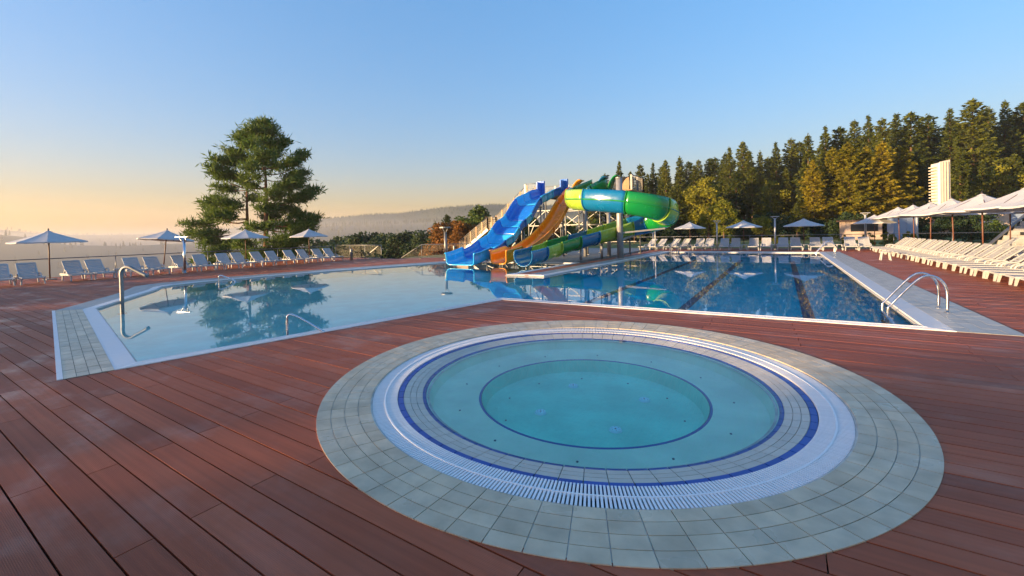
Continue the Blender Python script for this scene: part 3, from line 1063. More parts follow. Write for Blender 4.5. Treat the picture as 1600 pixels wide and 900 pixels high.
left_y = [3.72, 4.58, 6.10, 6.92, 8.30, 9.20, 10.50, 11.45, 12.72, 13.62, 14.76, 15.70, 16.98, 17.92, 19.08, 20.05]
for i, yy in enumerate(left_y):
    put_lounger(-28.95 + 0.04 * ((i * 5) % 3), yy, R(((i * 37) % 7) - 3), 'white lounger in the row along the left railing, %s from the left end' % ORD[i], 'loungers along the left railing')
far_x = [-9.98, -9.10, -7.98, -7.15, -5.84, -5.10, -3.95, -3.15, -1.88, -1.04, 0.06, 0.87, 2.08, 2.84, 4.10, 4.88]
for i, xx in enumerate(far_x):
    rz = R(-90 + ((i * 29) % 5) - 2) - (R(24) if i < 4 else 0)
    put_lounger(xx, 38.35 + 0.05 * ((i * 3) % 3), rz, 'white lounger at the far end of the long pool, %s from the left' % ORD[i], 'loungers at the far end of the pool')
right_y = [13.6, 14.5]
for k in range(6):
    c = 16.2 + 3.65 * k
    right_y += [c + 0.05, c + 0.92, c + 1.95, c + 2.82]
right_y = [v for v in right_y if v < 37.2]
for i, yy in enumerate(right_y):
    put_lounger(6.25 - 0.018 * (yy - 17) + 0.06 * ((i * 3) % 3), yy, R(180 + ((i * 31) % 7) - 3), 'white lounger in the front row beside the right deck, %s from the camera' % ORD[i], 'front row loungers on the right deck')
for i, yy in enumerate([25.2, 26.2, 27.6, 28.5, 30.2, 31.1, 33.0, 33.9]):
    put_lounger(9.6 + 0.05 * ((i * 5) % 3), yy, R(180 + ((i * 31) % 7) - 3), 'white lounger in the back row on the right deck, %s from the camera' % ORD[i], 'back row loungers on the right deck')


# ------------------------------------------------------------------ side tables
def make_table():
    t = thing('side_table', 'small white side table', 'side table')
    MB().prism([(0.24 * math.cos(a), 0.24 * math.sin(a)) for a in [R(22.5 + 45 * k) for k in range(8)]], 0.40, 0.43).build('table_top', 'plastic', t)
    for sx in (-1, 1):
        for sy in (-1, 1):
            MB().bar((sx * 0.13, sy * 0.13, 0.40), (sx * 0.19, sy * 0.19, 0.0), 0.045).build('leg', 'plastic', t)
    return t


tproto = make_table()
tabs = [(-28.5, 7.60, 'small white table between the second and third lounger pairs along the left railing'),
        (-28.4, 12.10, 'small white table between the fourth and fifth lounger pairs along the left railing'),
        (-6.50, 38.2, 'white side table under the leftmost far umbrella'), (-2.53, 38.2, 'white side table under the middle far umbrella'),
        (-0.48, 38.2, 'white side table at the foot of the right lamp post at the far end'), (1.50, 38.2, 'white side table under the rightmost far umbrella'),
        (3.46, 38.2, 'white side table between the last two lounger pairs of the far row'),
        (4.35, 27.9, 'lone white side table in front of the right lounger row')]
for i, (x, y, lb) in enumerate(tabs):
    o = tproto if i == 0 else copy_tree(tproto)
    o.location = (x, y, 0.003); o['label'] = lb; o['group'] = 'white side tables'


# ------------------------------------------------------------------ umbrellas
def make_umbrella(top, edge, rad):
    t = thing('umbrella', 'white umbrella', 'umbrella')
    n = 8
    mb = MB()
    rings = [(0.03, top), (0.40 * rad, lerp(top, edge, 0.44)), (0.75 * rad, lerp(top, edge, 0.79)), (rad, edge)]
    vs, fs = [], []
    per = 4
    N_ = n * per
    for ri, (r_, z_) in enumerate(rings):
        for k in range(N_):
            a = 2 * math.pi * (k / N_) + R(22.5)
            f_ = (k % per) / per
            cr = math.cos(math.pi / n) / math.cos((f_ - 0.5) * 2 * math.pi / n)   # straight hem between ribs
            sag = 0.020 * math.sin(math.pi * f_) * (r_ / rad) * rad
            rr = r_ * cr / math.cos(math.pi / n) * math.cos(math.pi / n) if f_ else r_
            vs.append((rr * math.cos(a), rr * math.sin(a), z_ - sag * 0.8))
    for i in range(len(rings) - 1):
        for k in range(N_):
            k2 = (k + 1) % N_
            fs.append((i * N_ + k, (i + 1) * N_ + k, (i + 1) * N_ + k2, i * N_ + k2))
    b = len(vs) - N_
    for k in range(N_):
        x, y, z = vs[b + k]
        vs.append((x * 1.004, y * 1.004, z - 0.055))
    for k in range(N_):
        k2 = (k + 1) % N_
        fs.append((b + k, b + N_ + k, b + N_ + k2, b + k2))
    mb.add(vs, fs)
    cv = mb.build('canopy', 'canvas', t)
    md = cv.modifiers.new('cloth', 'SOLIDIFY'); md.thickness = 0.006; md.offset = -1
    cap = MB()
    cap.add([(0, 0, top + 0.05)] + [(0.16 * math.cos(R(22.5 + 45 * k)), 0.16 * math.sin(R(22.5 + 45 * k)), top - 0.04) for k in range(8)],
            [(0, 1 + k, 1 + (k + 1) % 8) for k in range(8)])
    cp = cap.build('vent_cap', 'canvas', t)
    md = cp.modifiers.new('cloth', 'SOLIDIFY'); md.thickness = 0.005
    MB().tube([(0, 0, 0.05), (0, 0, top + 0.06)], 0.028, 10).build('pole', 'wood_pole', t, smooth=True)
    MB().tube([(0, 0, top + 0.06), (0, 0, top + 0.10), (0, 0, top + 0.14)], [0.03, 0.035, 0.012], 8).build('finial', 'dark', t)
    MB().tube([(0, 0, top - 0.55), (0, 0, top - 0.45)], 0.05, 8).build('hub', 'dark', t)
    rib = MB()
    rib.bar((0.05, 0, top - 0.05), (rad * 0.985, 0, edge - 0.03), 0.022)
    rm = rib.mesh('rib', 'wood_pole')
    stt = MB()
    stt.bar((0.05, 0, top - 0.5), (rad * 0.55, 0, lerp(top, edge, 0.58) - 0.05), 0.018)
    sm = stt.mesh('strut', 'wood_pole')
    for k in range(8):
        o = link('rib', rm, t); o.rotation_euler[2] = R(22.5 + 45 * k)
        s_ = link('strut', sm, t); s_.rotation_euler[2] = R(22.5 + 45 * k)
    MB().prism([(0.26 * math.cos(R(45 * k)), 0.26 * math.sin(R(45 * k))) for k in range(8)], 0.0, 0.06).build('base', 'concrete', t)
    return t


ua = make_umbrella(2.40, 1.88, 1.38)
lu = [(-30.6, 5.53, 'blue shaded white umbrella nearest the left edge, in front of the misty hill', 0, 0),
      (-30.5, 10.06, 'leaning white umbrella between the left railing and the shower post', -5, 3),
      (-30.6, 14.67, 'white umbrella standing directly in front of the big pine', 0, 0),
      (-30.6, 19.24, 'white umbrella right of the big pine with one half lit pink', 0, 0)]
for i, (x, y, lb, tx, ty) in enumerate(lu):
    o = ua if i == 0 else copy_tree(ua)
    o.location = (x, y, 0.003); o.rotation_euler = (R(tx), R(ty), R([10, 33, 5, 20][i]))
    o['label'] = lb; o['group'] = 'umbrellas along the left railing'
for i, x in enumerate((-6.76, -2.64, 1.42)):
    o = copy_tree(ua)
    o.location = (x, 39.6, 0.003); o.scale = (0.97, 0.97, 0.97); o.rotation_euler = (0, 0, R([4, 17, 29][i]))
    o['label'] = '%s white umbrella behind the far row of loungers' % ('leftmost', 'middle', 'rightmost')[i]
    o['group'] = 'umbrellas at the far end of the pool'
ub = make_umbrella(2.93, 2.27, 1.55)
ry = [18.0, 21.6, 25.2, 28.9, 32.6, 36.3, 39.9]
for i, y in enumerate(ry):
    o = ub if i == 0 else copy_tree(ub)
    o.location = (7.0 + 0.05 * (i % 2), y, 0.003); o.rotation_euler = (R((i * 3) % 3 - 1), R((i * 5) % 3 - 1), R([8, 25, 12, 30, 3, 19, 27][i]))
    o['label'] = 'big white umbrella over the right front lounger row, %s from the camera' % ORD[i]
    o['group'] = 'big umbrellas over the right loungers'
for i, (x, y) in enumerate(((10.3, 29.6), (10.35, 33.6), (5.7, 40.3))):
    o = copy_tree(ub)
    o.location = (x, y, 0.003); o.rotation_euler = (0, 0, R(14 + 11 * i))
    if i == 2: o.scale = (0.84, 0.84, 0.84)
    o['label'] = ('nearer low umbrella behind the right front row', 'farther low umbrella behind the right front row', 'smaller white umbrella at the corner between the far and right loungers')[i]
    o['group'] = 'umbrellas behind the right loungers'


# ------------------------------------------------------------------ railings
def railing(name, label, pts, h=1.05, mat='rail', posts=2.4, mesh_panel=False, mids=1, r=0.024):
    t = thing(name, label, 'railing', (pts[0][0], pts[0][1], 0))
    P = [Vector((p[0] - pts[0][0], p[1] - pts[0][1], p[2] if len(p) > 2 else 0)) for p in pts]
    tr = MB(); tr.tube([p + Vector((0, 0, h)) for p in P], r, 8); tr.build('top_rail', mat, t, smooth=True)
    for m in range(mids):
        z = 0.12 + m * (h - 0.12) / max(1, mids)
        MB().tube([p + Vector((0, 0, z)) for p in P], r * 0.6, 6).build('lower_rail', mat, t, smooth=True)
    for a, b in zip(P[:-1], P[1:]):
        n = max(1, int(round((b - a).length / posts)))
        for k in range(n + 1):
            if k == 0 and a is not P[0]: continue
            p = a.lerp(b, k / n)
            MB().tube([p + Vector((0, 0, -0.05)), p + Vector((0, 0, h))], r * 0.95, 8).build('post', mat, t, smooth=True)
        if mesh_panel:
            mb = MB()
            L_ = (b - a).length
            m_ = int(L_ / 0.11)
            for k in range(1, m_):
                p = a.lerp(b, k / m_)
                mb.bar(p + Vector((0, 0, 0.12)), p + Vector((0, 0, h)), 0.004)
            for z in np.arange(0.2, h - 0.02, 0.11):
                mb.bar(a + Vector((0, 0, z)), b + Vector((0, 0, z)), 0.004)
            mb.build('wire_infill', 'mesh_wire', t)
    return t


railing('railing', 'dark steel railing behind the left row of loungers', [(-32.3, -5.5), (-32.3, 22.4)], 1.0, 'rail', 4.4, False, 0)
gt = railing('railing', 'galvanised railing panel with mesh and diagonal brace at the end of the left deck', [(-32.0, 22.5), (-25.6, 21.9)], 1.08, 'galv', 2.2, True, 1)
MB().bar((4.2, -0.40, 0.12), (6.1, -0.57, 1.05), 0.05).build('brace', 'galv', gt)
railing('railing', 'railing that slopes down a stairwell left of the blue slide', [(-23.6, 22.0, -0.95), (-22.4, 22.9, 0), (-18.3, 23.9, 0)], 1.08, 'galv', 2.0, True, 1)
railing('railing', 'long thin railing behind the far umbrellas', [(-17.6, 41.1), (13.0, 41.1)], 1.08, 'galv', 3.0, False, 0, 0.022)

# ------------------------------------------------------------------ lamp and shower posts
def t_post(name, label, cat, x, y, h, mat, r, style):
    t = thing(name, label, cat, (x, y, 0), R(20))
    MB().tube([(0, 0, 0), (0, 0, h)], r, 12).build('pole', mat, t, smooth=True)
    if style == 'shower':
        MB().tube(catmull([(0, 0, h - 0.25), (-0.18, 0, h - 0.05), (-0.32, 0, h + 0.12)], 4), 0.03, 8).build('arm', 'chrome', t, smooth=True)
        MB().tube(catmull([(0, 0, h - 0.25), (0.10, 0, h - 0.05), (0.16, 0, h + 0.12)], 4), 0.03, 8).build('arm', 'chrome', t, smooth=True)
        MB().prism([(-0.48, -0.10), (0.34, -0.10), (0.34, 0.10), (-0.48, 0.10)], h + 0.12, h + 0.15).build('shower_head', 'chrome', t)
    elif style == 'disc':
        for s in (-1, 1):
            MB().tube([(0, 0, h - 0.1), (s * 0.2, 0, h + 0.28)], 0.022, 6).build('arm', mat, t)
        n = 16
        MB().prism([(0.42 * math.cos(2 * math.pi * k / n), 0.42 * math.sin(2 * math.pi * k / n)) for k in range(n)], h + 0.28, h + 0.36).build('lamp_head', mat, t)
    else:
        for s in (-1, 1):
            MB().bar((0, 0, h - 0.12), (s * 0.2, 0, h + 0.10), 0.035).build('arm', mat, t)
        MB().box((-0.27, -0.12, h + 0.10), (0.27, 0.12, h + 0.15)).build('lamp_head', mat, t)
    MB().tube([(0, 0, 0), (0, 0, 0.05)], r * 1.7, 12).build('base_plate', mat, t)
    return t


t_post('shower_post', 'steel shower post with wide flat head among the left loungers', 'shower', -27.4, 10.0, 1.85, 'chrome', 0.065, 'shower')
t_post('lamp_post', 'thick grey lamp post with disc head left of the blue slide', 'lamp post', -19.9, 22.7, 1.95, 'galv', 0.10, 'disc')
t_post('lamp_post', 'white lamp post behind the far loungers, the left one', 'lamp post', -4.55, 38.9, 2.25, 'plastic', 0.055, 'flat')
t_post('lamp_post', 'white lamp post behind the far loungers, the right one', 'lamp post', -0.45, 38.9, 2.45, 'plastic', 0.06, 'flat')
t_post('lamp_post', 'white lamp post left of the corner umbrella', 'lamp post', 5.35, 41.6, 2.55, 'plastic', 0.07, 'flat')
t_post('lamp_post', 'pale lamp post between the big right umbrellas', 'lamp post', 9.3, 47.0, 2.6, 'plastic', 0.07, 'flat')
bo = tag(MB().tube([(0, 0, 0), (0, 0, 0.95), (0, 0, 1.0)], [0.085, 0.085, 0.07], 12).build('bollard', 'galv', smooth=True), 'short grey bollard beside the disc lamp post', 'bollard'); bo.location = (-19.3, 22.9, 0)
bo = tag(MB().tube([(0, 0, 0), (0, 0, 0.8), (0, 0, 0.86)], [0.085, 0.085, 0.07], 12).build('bollard', 'galv', smooth=True), 'short grey bollard in front of the left railing panel', 'bollard'); bo.location = (-27.4, 20.6, 0)
for k, (h_, x_, y_, lb) in enumerate(((2.3, -9.2, 37.5, 'tall thin white post right of the thick slide column'), (1.7, -9.9, 39.6, 'shorter thin white post beyond the thick slide column'))):
    o = tag(MB().tube([(0, 0, 0), (0, 0, h_)], 0.05, 8).build('marker_post', 'plastic', smooth=True), lb, 'post'); o.location = (x_, y_, 0)

bx = thing('slatted_box', 'pale timber slatted box beside the foot of the blue slide', 'box', (-18.55, 23.2, 0), R(8))
MB().box((-0.42, -0.4, 0.0), (0.42, 0.4, 0.62)).build('body', 'timber', bx)
for k in range(3):
    MB().box((-0.44, -0.425, 0.03 + 0.2 * k), (0.44, -0.40, 0.2 + 0.2 * k)).build('slat', 'timber', bx)
MB().box((-0.46, -0.44, 0.62), (0.46, 0.44, 0.66)).build('lid', 'timber', bx)


# ------------------------------------------------------------------ hand rails and ladders
def ladder(label, x_in, x_out, y0, y1, h, flip=1):
    t = thing('pool_ladder', label, 'ladder', (x_out, (y0 + y1) / 2, 0))
    for yy in (y0, y1):
        y_ = yy - (y0 + y1) / 2
        d = x_in - x_out
        pts = [(0, y_, 0), (0, y_, h * 0.55), (d * 0.08, y_, h * 0.85), (d * 0.28, y_, h), (d * 0.52, y_, h * 0.86), (d * 0.98, y_, 0.12), (d * 1.06, y_, -0.02), (d * 1.06, y_, -0.45)]
        MB().tube(catmull(pts, 5), 0.024, 10).build('rail', 'chrome', t, smooth=True)
        MB().tube([(0, y_, 0.005), (0, y_, 0.02)], 0.05, 12).build('flange', 'chrome', t)
    for z in (-0.18, -0.36):
        MB().box((d * 1.06 - 0.04, y0 - (y0 + y1) / 2, z), (d * 1.06 + 0.04, y1 - (y0 + y1) / 2, z + 0.025)).build('step', 'chrome', t)
    return t


ladder('curved steel pool ladder at the near right corner of the long pool', 1.92, 2.78, 11.85, 12.42, 0.74)
ladder('curved steel pool ladder at the far right corner of the long pool', 1.92, 2.85, 34.0, 34.5, 0.76)
lx = thing('pool_ladder', 'dark curved ladder rails at the far left corner of the long pool', 'ladder', (-7.2, 35.5, 0), R(90))
for s in (-0.25, 0.25):
    MB().tube(catmull([(0, s, 0), (0, s, 0.45), (-0.25, s, 0.68), (-0.5, s, 0.45), (-0.62, s, 0.0), (-0.62, s, -0.4)], 5), 0.024, 8).build('rail', 'galv', lx, smooth=True)

hr = thing('hand_rail', 'tall bent steel handrail standing in the shallow left entry of the pool', 'handrail', (-17.05, 4.58, 0), R(YAW))
MB().tube(catmull([(0, 0, -0.4), (0, 0, 0.6), (0.0, 0, 0.86), (0.08, 0, 1.0), (0.24, 0, 1.03), (0.42, 0, 0.94), (0.80, 0, 0.74)], 6), 0.05, 12).build('tube', 'galv', hr, smooth=True)
MB().tube([(0, 0, -0.395), (0, 0, -0.375)], 0.11, 14).build('flange', 'galv', hr)
hr = thing('hand_rail', 'low triangular steel handrail at the near edge of the left pool', 'handrail', (-8.02, 4.55, 0), R(YAW))
MB().tube(catmull([(0, 0, -0.4), (0, 0, 0.22), (0.03, 0, 0.33), (0.10, 0, 0.34), (0.26, 0, 0.27), (0.62, 0, 0.05), (0.85, 0, -0.1)], 6), 0.022, 10).build('tube', 'chrome', hr, smooth=True)
MB().tube([(0, 0, -0.395), (0, 0, -0.38)], 0.06, 12).build('flange', 'chrome', hr)
hr = thing('hand_rail', 'low steel handrail at the far edge of the left pool', 'handrail', (-20.6, 8.75, 0), R(YAW))
MB().tube(catmull([(0, 0, -0.4), (0, 0, 0.14), (0.02, 0, 0.22), (0.10, 0, 0.24), (0.25, 0, 0.19), (0.62, 0, 0.04), (0.75, 0, -0.1)], 6), 0.03, 10).build('tube', 'chrome', hr, smooth=True)
MB().tube([(0, 0, -0.395), (0, 0, -0.38)], 0.07, 12).build('flange', 'chrome', hr)


# ------------------------------------------------------------------ water slides
def sweep(path, prof_fn, side_hint=None):
    """rows of profile points along a path; prof_fn(i, t) -> [(side, up), ...]"""
    rows = []
    n = len(path)
    for i, p in enumerate(path):
        t = (path[min(i + 1, n - 1)] - path[max(i - 1, 0)]).normalized()
        s = t.cross(Vector((0, 0, 1))).normalized()
        u = s.cross(t)
        rows.append([p + s * a + u * b for a, b in prof_fn(i, i / (n - 1))])
    return rows


def flume_parts(root, rows, cuts, name='flume_section', th=0.045, flange=True):
    """cut the swept rows into separate fibreglass sections with a bolted flange between"""
    k = 0
    for a, b, mat in cuts:
        mb = MB()
        m = len(rows[0])
        vs, fs = [], []
        for r_ in rows[a:b + 1]: vs += r_
        for i in range(b - a):
            for j in range(m - 1):
                fs.append((i * m + j, i * m + j + 1, (i + 1) * m + j + 1, (i + 1) * m + j))
        mb.add(vs, fs)
        o = mb.build(name, mat, root, smooth=True)
        md = o.modifiers.new('shell', 'SOLIDIFY'); md.thickness = th; md.offset = 0
        if flange and a > 0:
            fl = MB()
            r_ = rows[a]
            c = sum(r_, Vector()) / m
            t = (rows[min(a + 1, len(rows) - 1)][0] - rows[a - 1][0]).normalized() * 0.022
            vs, fs = [], []
            for p in r_:
                outw = (p - c); outw.normalize()
                q0, q1 = p - outw * 0.0 , p + outw * 0.075
                vs += [q0 - t, q1 - t, q1 + t, q0 + t]
            for j in range(m - 1):
                for e in range(4):
                    fs.append((j * 4 + e, j * 4 + (e + 1) % 4, (j + 1) * 4 + (e + 1) % 4, (j + 1) * 4 + e))
            fl.add(vs, fs); fl.build('flange', mat, o)
        k += 1


def trough(w, h, lip=0.09, rad=0.22):
    """open trough: rounded corners, lip folded outwards"""
    pts = [(-w - lip, h - 0.03), (-w - lip * 0.6, h + 0.01), (-w - 0.015, h), (-w, h * 0.6)]
    for k in range(4):
        a = math.pi + (math.pi / 2) * (k / 3)
        pts.append((-w + rad + rad * math.cos(a), rad + rad * math.sin(a)))
    pts += [(-p[0], p[1]) for p in pts[::-1]]
    return pts


tower_root = thing('slide_tower', 'steel slide tower with stairs, platform and mesh railings behind the slides', 'slide tower', (-13.5, 31.2, 0))
TX, TY = -13.5, 31.2
PZ = 4.62
def tl(x, y, z): return (x - TX, y - TY, z)
cols_x = [-17.5, -15.9, -14.2, -12.4, -10.7, -9.2]
for x in cols_x:
    for y in (30.25, 32.9):
        MB().tube([tl(x, y, 0), tl(x, y, PZ)], 0.055, 8).build('column', 'galv', tower_root, smooth=True)
        MB().box(tl(x - 0.13, y - 0.13, 0.006), tl(x + 0.13, y + 0.13, 0.03)).build('foot_plate', 'galv', tower_root)
    MB().bar(tl(x, 30.25, PZ - 0.1), tl(x, 32.9, PZ - 0.1), 0.09, 0.14).build('beam', 'galv', tower_root)
    MB().bar(tl(x, 30.25, 2.3), tl(x, 32.9, 2.3), 0.06).build('beam', 'galv', tower_root)
for y in (30.25, 32.9):
    for a, b in zip(cols_x[:-1], cols_x[1:]):
        for z in (0.9, 2.3, 3.5):
            MB().bar(tl(a, y, z), tl(b, y, z), 0.055).build('beam', 'galv', tower_root)
    for i, (a, b) in enumerate(zip(cols_x[:-1], cols_x[1:])):
        z0, z1 = (0.9, 2.3) if i % 2 == 0 else (2.3, 0.9)
        MB().bar(tl(a, y, z0), tl(b, y, z1), 0.045).build('brace', 'galv', tower_root)
        MB().bar(tl(a, y, z0 + 1.4 if i % 2 == 0 else 3.5 + 0), tl(b, y, z1 + 1.2 if i % 2 == 0 else 2.3), 0.045).build('brace', 'galv', tower_root)
for k in range(22):
    x0 = -17.7 + k * 0.4
    MB().box(tl(x0, 30.05, PZ), tl(x0 + 0.385, 33.1, PZ + 0.05)).build('platform_board', 'tread', tower_root)


def rail_part(pts, h=1.05, infill=True, step=1.1, thick=0.026):
    P = [Vector(p) for p in pts]
    for a, b in zip(P[:-1], P[1:]):
        up_ = Vector((0, 0, h))
        MB().tube([a + up_, b + up_], thick, 6).build('hand_rail', 'galv', tower_root, smooth=True)
        MB().tube([a + up_ * 0.12, b + up_ * 0.12], thick * 0.7, 6).build('hand_rail', 'galv', tower_root, smooth=True)
        n = max(1, int((b - a).length / step))
        for k in range(n + 1):
            p = a.lerp(b, k / n)
            MB().bar(p, p + up_, 0.13, 0.05).build('rail_post', 'tread' if infill == 'wood' else 'galv', tower_root)
        mb = MB()
        m_ = int((b - a).length / 0.13)
        for k in range(1, m_):
            p = a.lerp(b, k / m_)
            mb.bar(p + up_ * 0.12, p + up_, 0.012)
        for z in np.arange(0.25, 1.0, 0.15):
            mb.bar(a + up_ * z, b + up_ * z, 0.010)
        mb.build('wire_infill', 'mesh_wire', tower_root)


# stairs: two flights with a landing, running up towards the platform along X
ST0, ST1, SY0, SY1 = -25.0, -17.75, 30.5, 31.9
def stair_flight(x0, z0, x1, z1):
    n = int(round((z1 - z0) / 0.19))
    for k in range(n):
        t0, t1 = k / n, (k + 1) / n
        xa, xb = lerp(x0, x1, t0), lerp(x0, x1, t1)
        MB().box(tl(xa, SY0, lerp(z0, z1, t1) - 0.04), tl(xb + 0.02, SY1, lerp(z0, z1, t1))).build('tread', 'tread', tower_root)
        MB().box(tl(xb - 0.01, SY0 + 0.03, lerp(z0, z1, t0)), tl(xb, SY1 - 0.03, lerp(z0, z1, t1) - 0.045)).build('riser', 'tread', tower_root)
    for yy in (SY0 - 0.03, SY1 + 0.03):
        MB().bar(tl(x0, yy, z0 + 0.05), tl(x1, yy, z1 - 0.02), 0.05, 0.24).build('stringer', 'galv', tower_root)
        rail_part([tl(x0, yy, z0 + 0.1), tl(x1, yy, z1)], 1.05, 'wood', 0.75)
stair_flight(ST0, 0.0, -21.8, 2.15)
MB().box(tl(-21.8, SY0, 2.1), tl(-20.9, SY1, 2.15)).build('landing', 'tread', tower_root)
for yy in (SY0 - 0.03, SY1 + 0.03):
    rail_part([tl(-21.8, yy, 2.15), tl(-20.9, yy, 2.15)], 1.05, 'wood', 0.45)
stair_flight(-20.9, 2.15, ST1, PZ)
for x, z in ((-21.3, 2.1), (-20.6, 2.1), (-19.2, 3.2)):
    for yy in (SY0, SY1):
        MB().tube([tl(x, yy, 0), tl(x, yy, z)], 0.05, 8).build('column', 'galv', tower_root, smooth=True)
    MB().bar(tl(x, SY0, 0.2), tl(x, SY1, z - 0.2), 0.05).build('brace', 'galv', tower_root)
rail_part([tl(-17.7, 33.08, PZ + 0.05), tl(-8.95, 33.08, PZ + 0.05)])
rail_part([tl(-8.95, 33.08, PZ + 0.05), tl(-8.95, 30.05, PZ + 0.05)])
rail_part([tl(-17.7, 30.1, PZ + 0.05), tl(-16.5, 30.1, PZ + 0.05)])

# wide blue slide with three drops
blue = thing('water_slide', 'wide blue water slide in two blues with three steps', 'water slide', (-15.2, 24.5, 0))
bp = [(30.1, 4.62), (29.2, 4.50), (28.3, 4.28), (27.6, 4.06), (27.0, 3.90), (26.5, 3.72), (26.0, 3.35), (25.4, 2.82), (24.9, 2.44), (24.4, 2.22), (23.9, 2.00), (23.4, 1.60), (22.9, 1.22), (22.4, 1.04), (21.8, 0.86), (21.2, 0.60), (20.5, 0.40), (19.8, 0.25), (19.1, 0.12), (18.5, 0.06)]
path = catmull([(0, y - 24.5, z) for y, z in bp], 4)
rows_b = sweep(path, lambda i, t: trough(0.98, lerp(0.62, 0.50, t) + (0.16 if t > 0.86 else 0), 0.10, 0.2))
nb = len(rows_b) - 1
bl = [0, 8, 13, 20, 30, 37, 43, 50, 56, 66, nb]
mats_b = ['fg_blue', 'fg_light', 'fg_light', 'fg_blue', 'fg_light', 'fg_blue', 'fg_light', 'fg_light', 'fg_blue', 'fg_light']
flume_parts(blue, rows_b, [(bl[i], bl[i + 1], mats_b[i]) for i in range(len(bl) - 1)])
for x, hh in ((-1.02, 1.05), (1.02, 1.05)):
    MB().box((x - 0.05, 4.9, 4.4), (x + 0.05, 5.7, 4.4 + 1.32)).build('entry_fin', 'fg_blue', blue)
    MB().prism([(x - 0.28, 5.55), (x + 0.28, 5.55), (x + 0.28, 5.75), (x - 0.28, 5.75)], 4.7, 5.85).build('entry_panel', 'fg_blue', blue)
for y, z in ((26.6, 3.6), (24.2, 2.05), (22.2, 0.9)):
    for s in (-0.8, 0.8):
        MB().tube([(s, y - 24.5, 0), (s, y - 24.5, z)], 0.05, 8).build('support', 'galv', blue, smooth=True)
    MB().bar((-0.9, y - 24.5, z - 0.05), (0.9, y - 24.5, z - 0.05), 0.08).build('cross_beam', 'galv', blue)
    MB().bar((-0.8, y - 24.5, 0.15), (0.8, y - 24.5, z - 0.15), 0.04).build('brace', 'galv', blue)

# narrow orange slide
org = thing('water_slide', 'narrow steep orange water slide between the blue and green slides', 'water slide', (-13.35, 25.0, 0))
op = [(30.6, 4.75), (30.1, 4.60), (29.5, 4.30), (28.8, 3.90), (28.2, 3.50), (27.4, 2.85), (26.6, 2.25), (25.6, 1.70), (24.6, 1.20), (23.5, 0.80), (22.4, 0.48), (21.3, 0.28), (20.4, 0.14), (19.6, 0.07)]
path = catmull([(0, y - 25.0, z) for y, z in op], 4)
rows_o = sweep(path, lambda i, t: trough(0.52, lerp(0.50, 0.55, t) + (0.20 if t > 0.84 else 0), 0.08, 0.22))
no = len(rows_o) - 1
flume_parts(org, rows_o, [(0, 14, 'fg_orange'), (14, 28, 'fg_orange'), (28, 42, 'fg_orange'), (42, no, 'fg_amber')])
for y, z in ((28.0, 3.2), (25.4, 1.5), (22.8, 0.5)):
    MB().tube([(0, y - 25, 0), (0, y - 25, z)], 0.07, 10).build('support', 'galv', org, smooth=True)
    MB().bar((-0.5, y - 25, z), (0.5, y - 25, z), 0.07).build('cross_beam', 'galv', org)

# green spiral flume
grn = thing('water_slide', 'curling green, lime and blue flume looping round a thick grey column', 'water slide', (-8.66, 26.45, 0))
GX, GY = -8.66, 26.45
gp = [(-11.3, 30.6, 4.40), (-11.75, 29.3, 3.95), (-11.95, 28.0, 3.55), (-11.7, 26.7, 3.28), (-10.9, 25.75, 3.14), (-9.6, 25.25, 3.00), (-8.2, 25.05, 2.82), (-7.1, 25.15, 2.60),
      (-6.25, 25.75, 2.34), (-5.95, 26.8, 2.08), (-6.35, 27.85, 1.84), (-7.2, 28.35, 1.62), (-8.2, 28.15, 1.42), (-9.1, 27.3, 1.22), (-9.8, 26.0, 1.00), (-10.4, 24.4, 0.76), (-10.85, 22.8, 0.52), (-11.1, 21.2, 0.28), (-11.2, 19.8, 0.12), (-11.2, 18.7, 0.05)]
path = catmull([(x - GX, y - GY, z) for x, y, z in gp], 6)


def gprof(i, t):
    hi = 0.62 if t < 0.60 else lerp(0.62, 0.36, min(1, (t - 0.60) / 0.14))   # height of the walls above the half pipe
    if t > 0.88: hi = 0.30
    r_ = 0.72 if t < 0.6 else lerp(0.72, 0.54, min(1, (t - 0.6) / 0.2))
    pts = [(-r_ + 0.10, r_ + hi * 0.98), (-r_ + 0.02, r_ + hi * 0.62), (-r_ - 0.005, r_ + hi * 0.25)]
    inner = 0.72 if t < 0.6 else lerp(0.72, 0.36, min(1, (t - 0.6) / 0.14))
    m = 10
    for k in range(m + 1):
        a = math.pi + math.pi * k / m
        pts.append((r_ * math.cos(a), r_ + r_ * math.sin(a)))
    low = 0.30 if t > 0.2 else 0.6
    if t > 0.6: low = 0.26
    pts += [(r_ + 0.005, r_ + low * 0.3), (r_ + 0.0, r_ + low * 0.6), (r_ - 0.04, r_ + low)]
    # the high wall is on the outside of the turn: right-hand side while the flume turns left
    return [(-a, b) for a, b in pts]


rows_g = sweep(path, gprof)
ng = len(rows_g) - 1
gc = [0, 9, 17, 27, 38, 49, 56, 66, 73, 80, 86, 92, 99, 105, ng]
gm = ['fg_green', 'fg_green', 'fg_lime', 'fg_teal', 'fg_green', 'fg_lime', 'fg_green', 'fg_teal', 'fg_lime', 'fg_lime', 'fg_teal', 'fg_green', 'fg_lime', 'fg_teal']
gc = [int(g * ng / gc[-1]) for g in gc]
flume_parts(grn, rows_g, [(gc[i], gc[i + 1], gm[i]) for i in range(len(gm))])
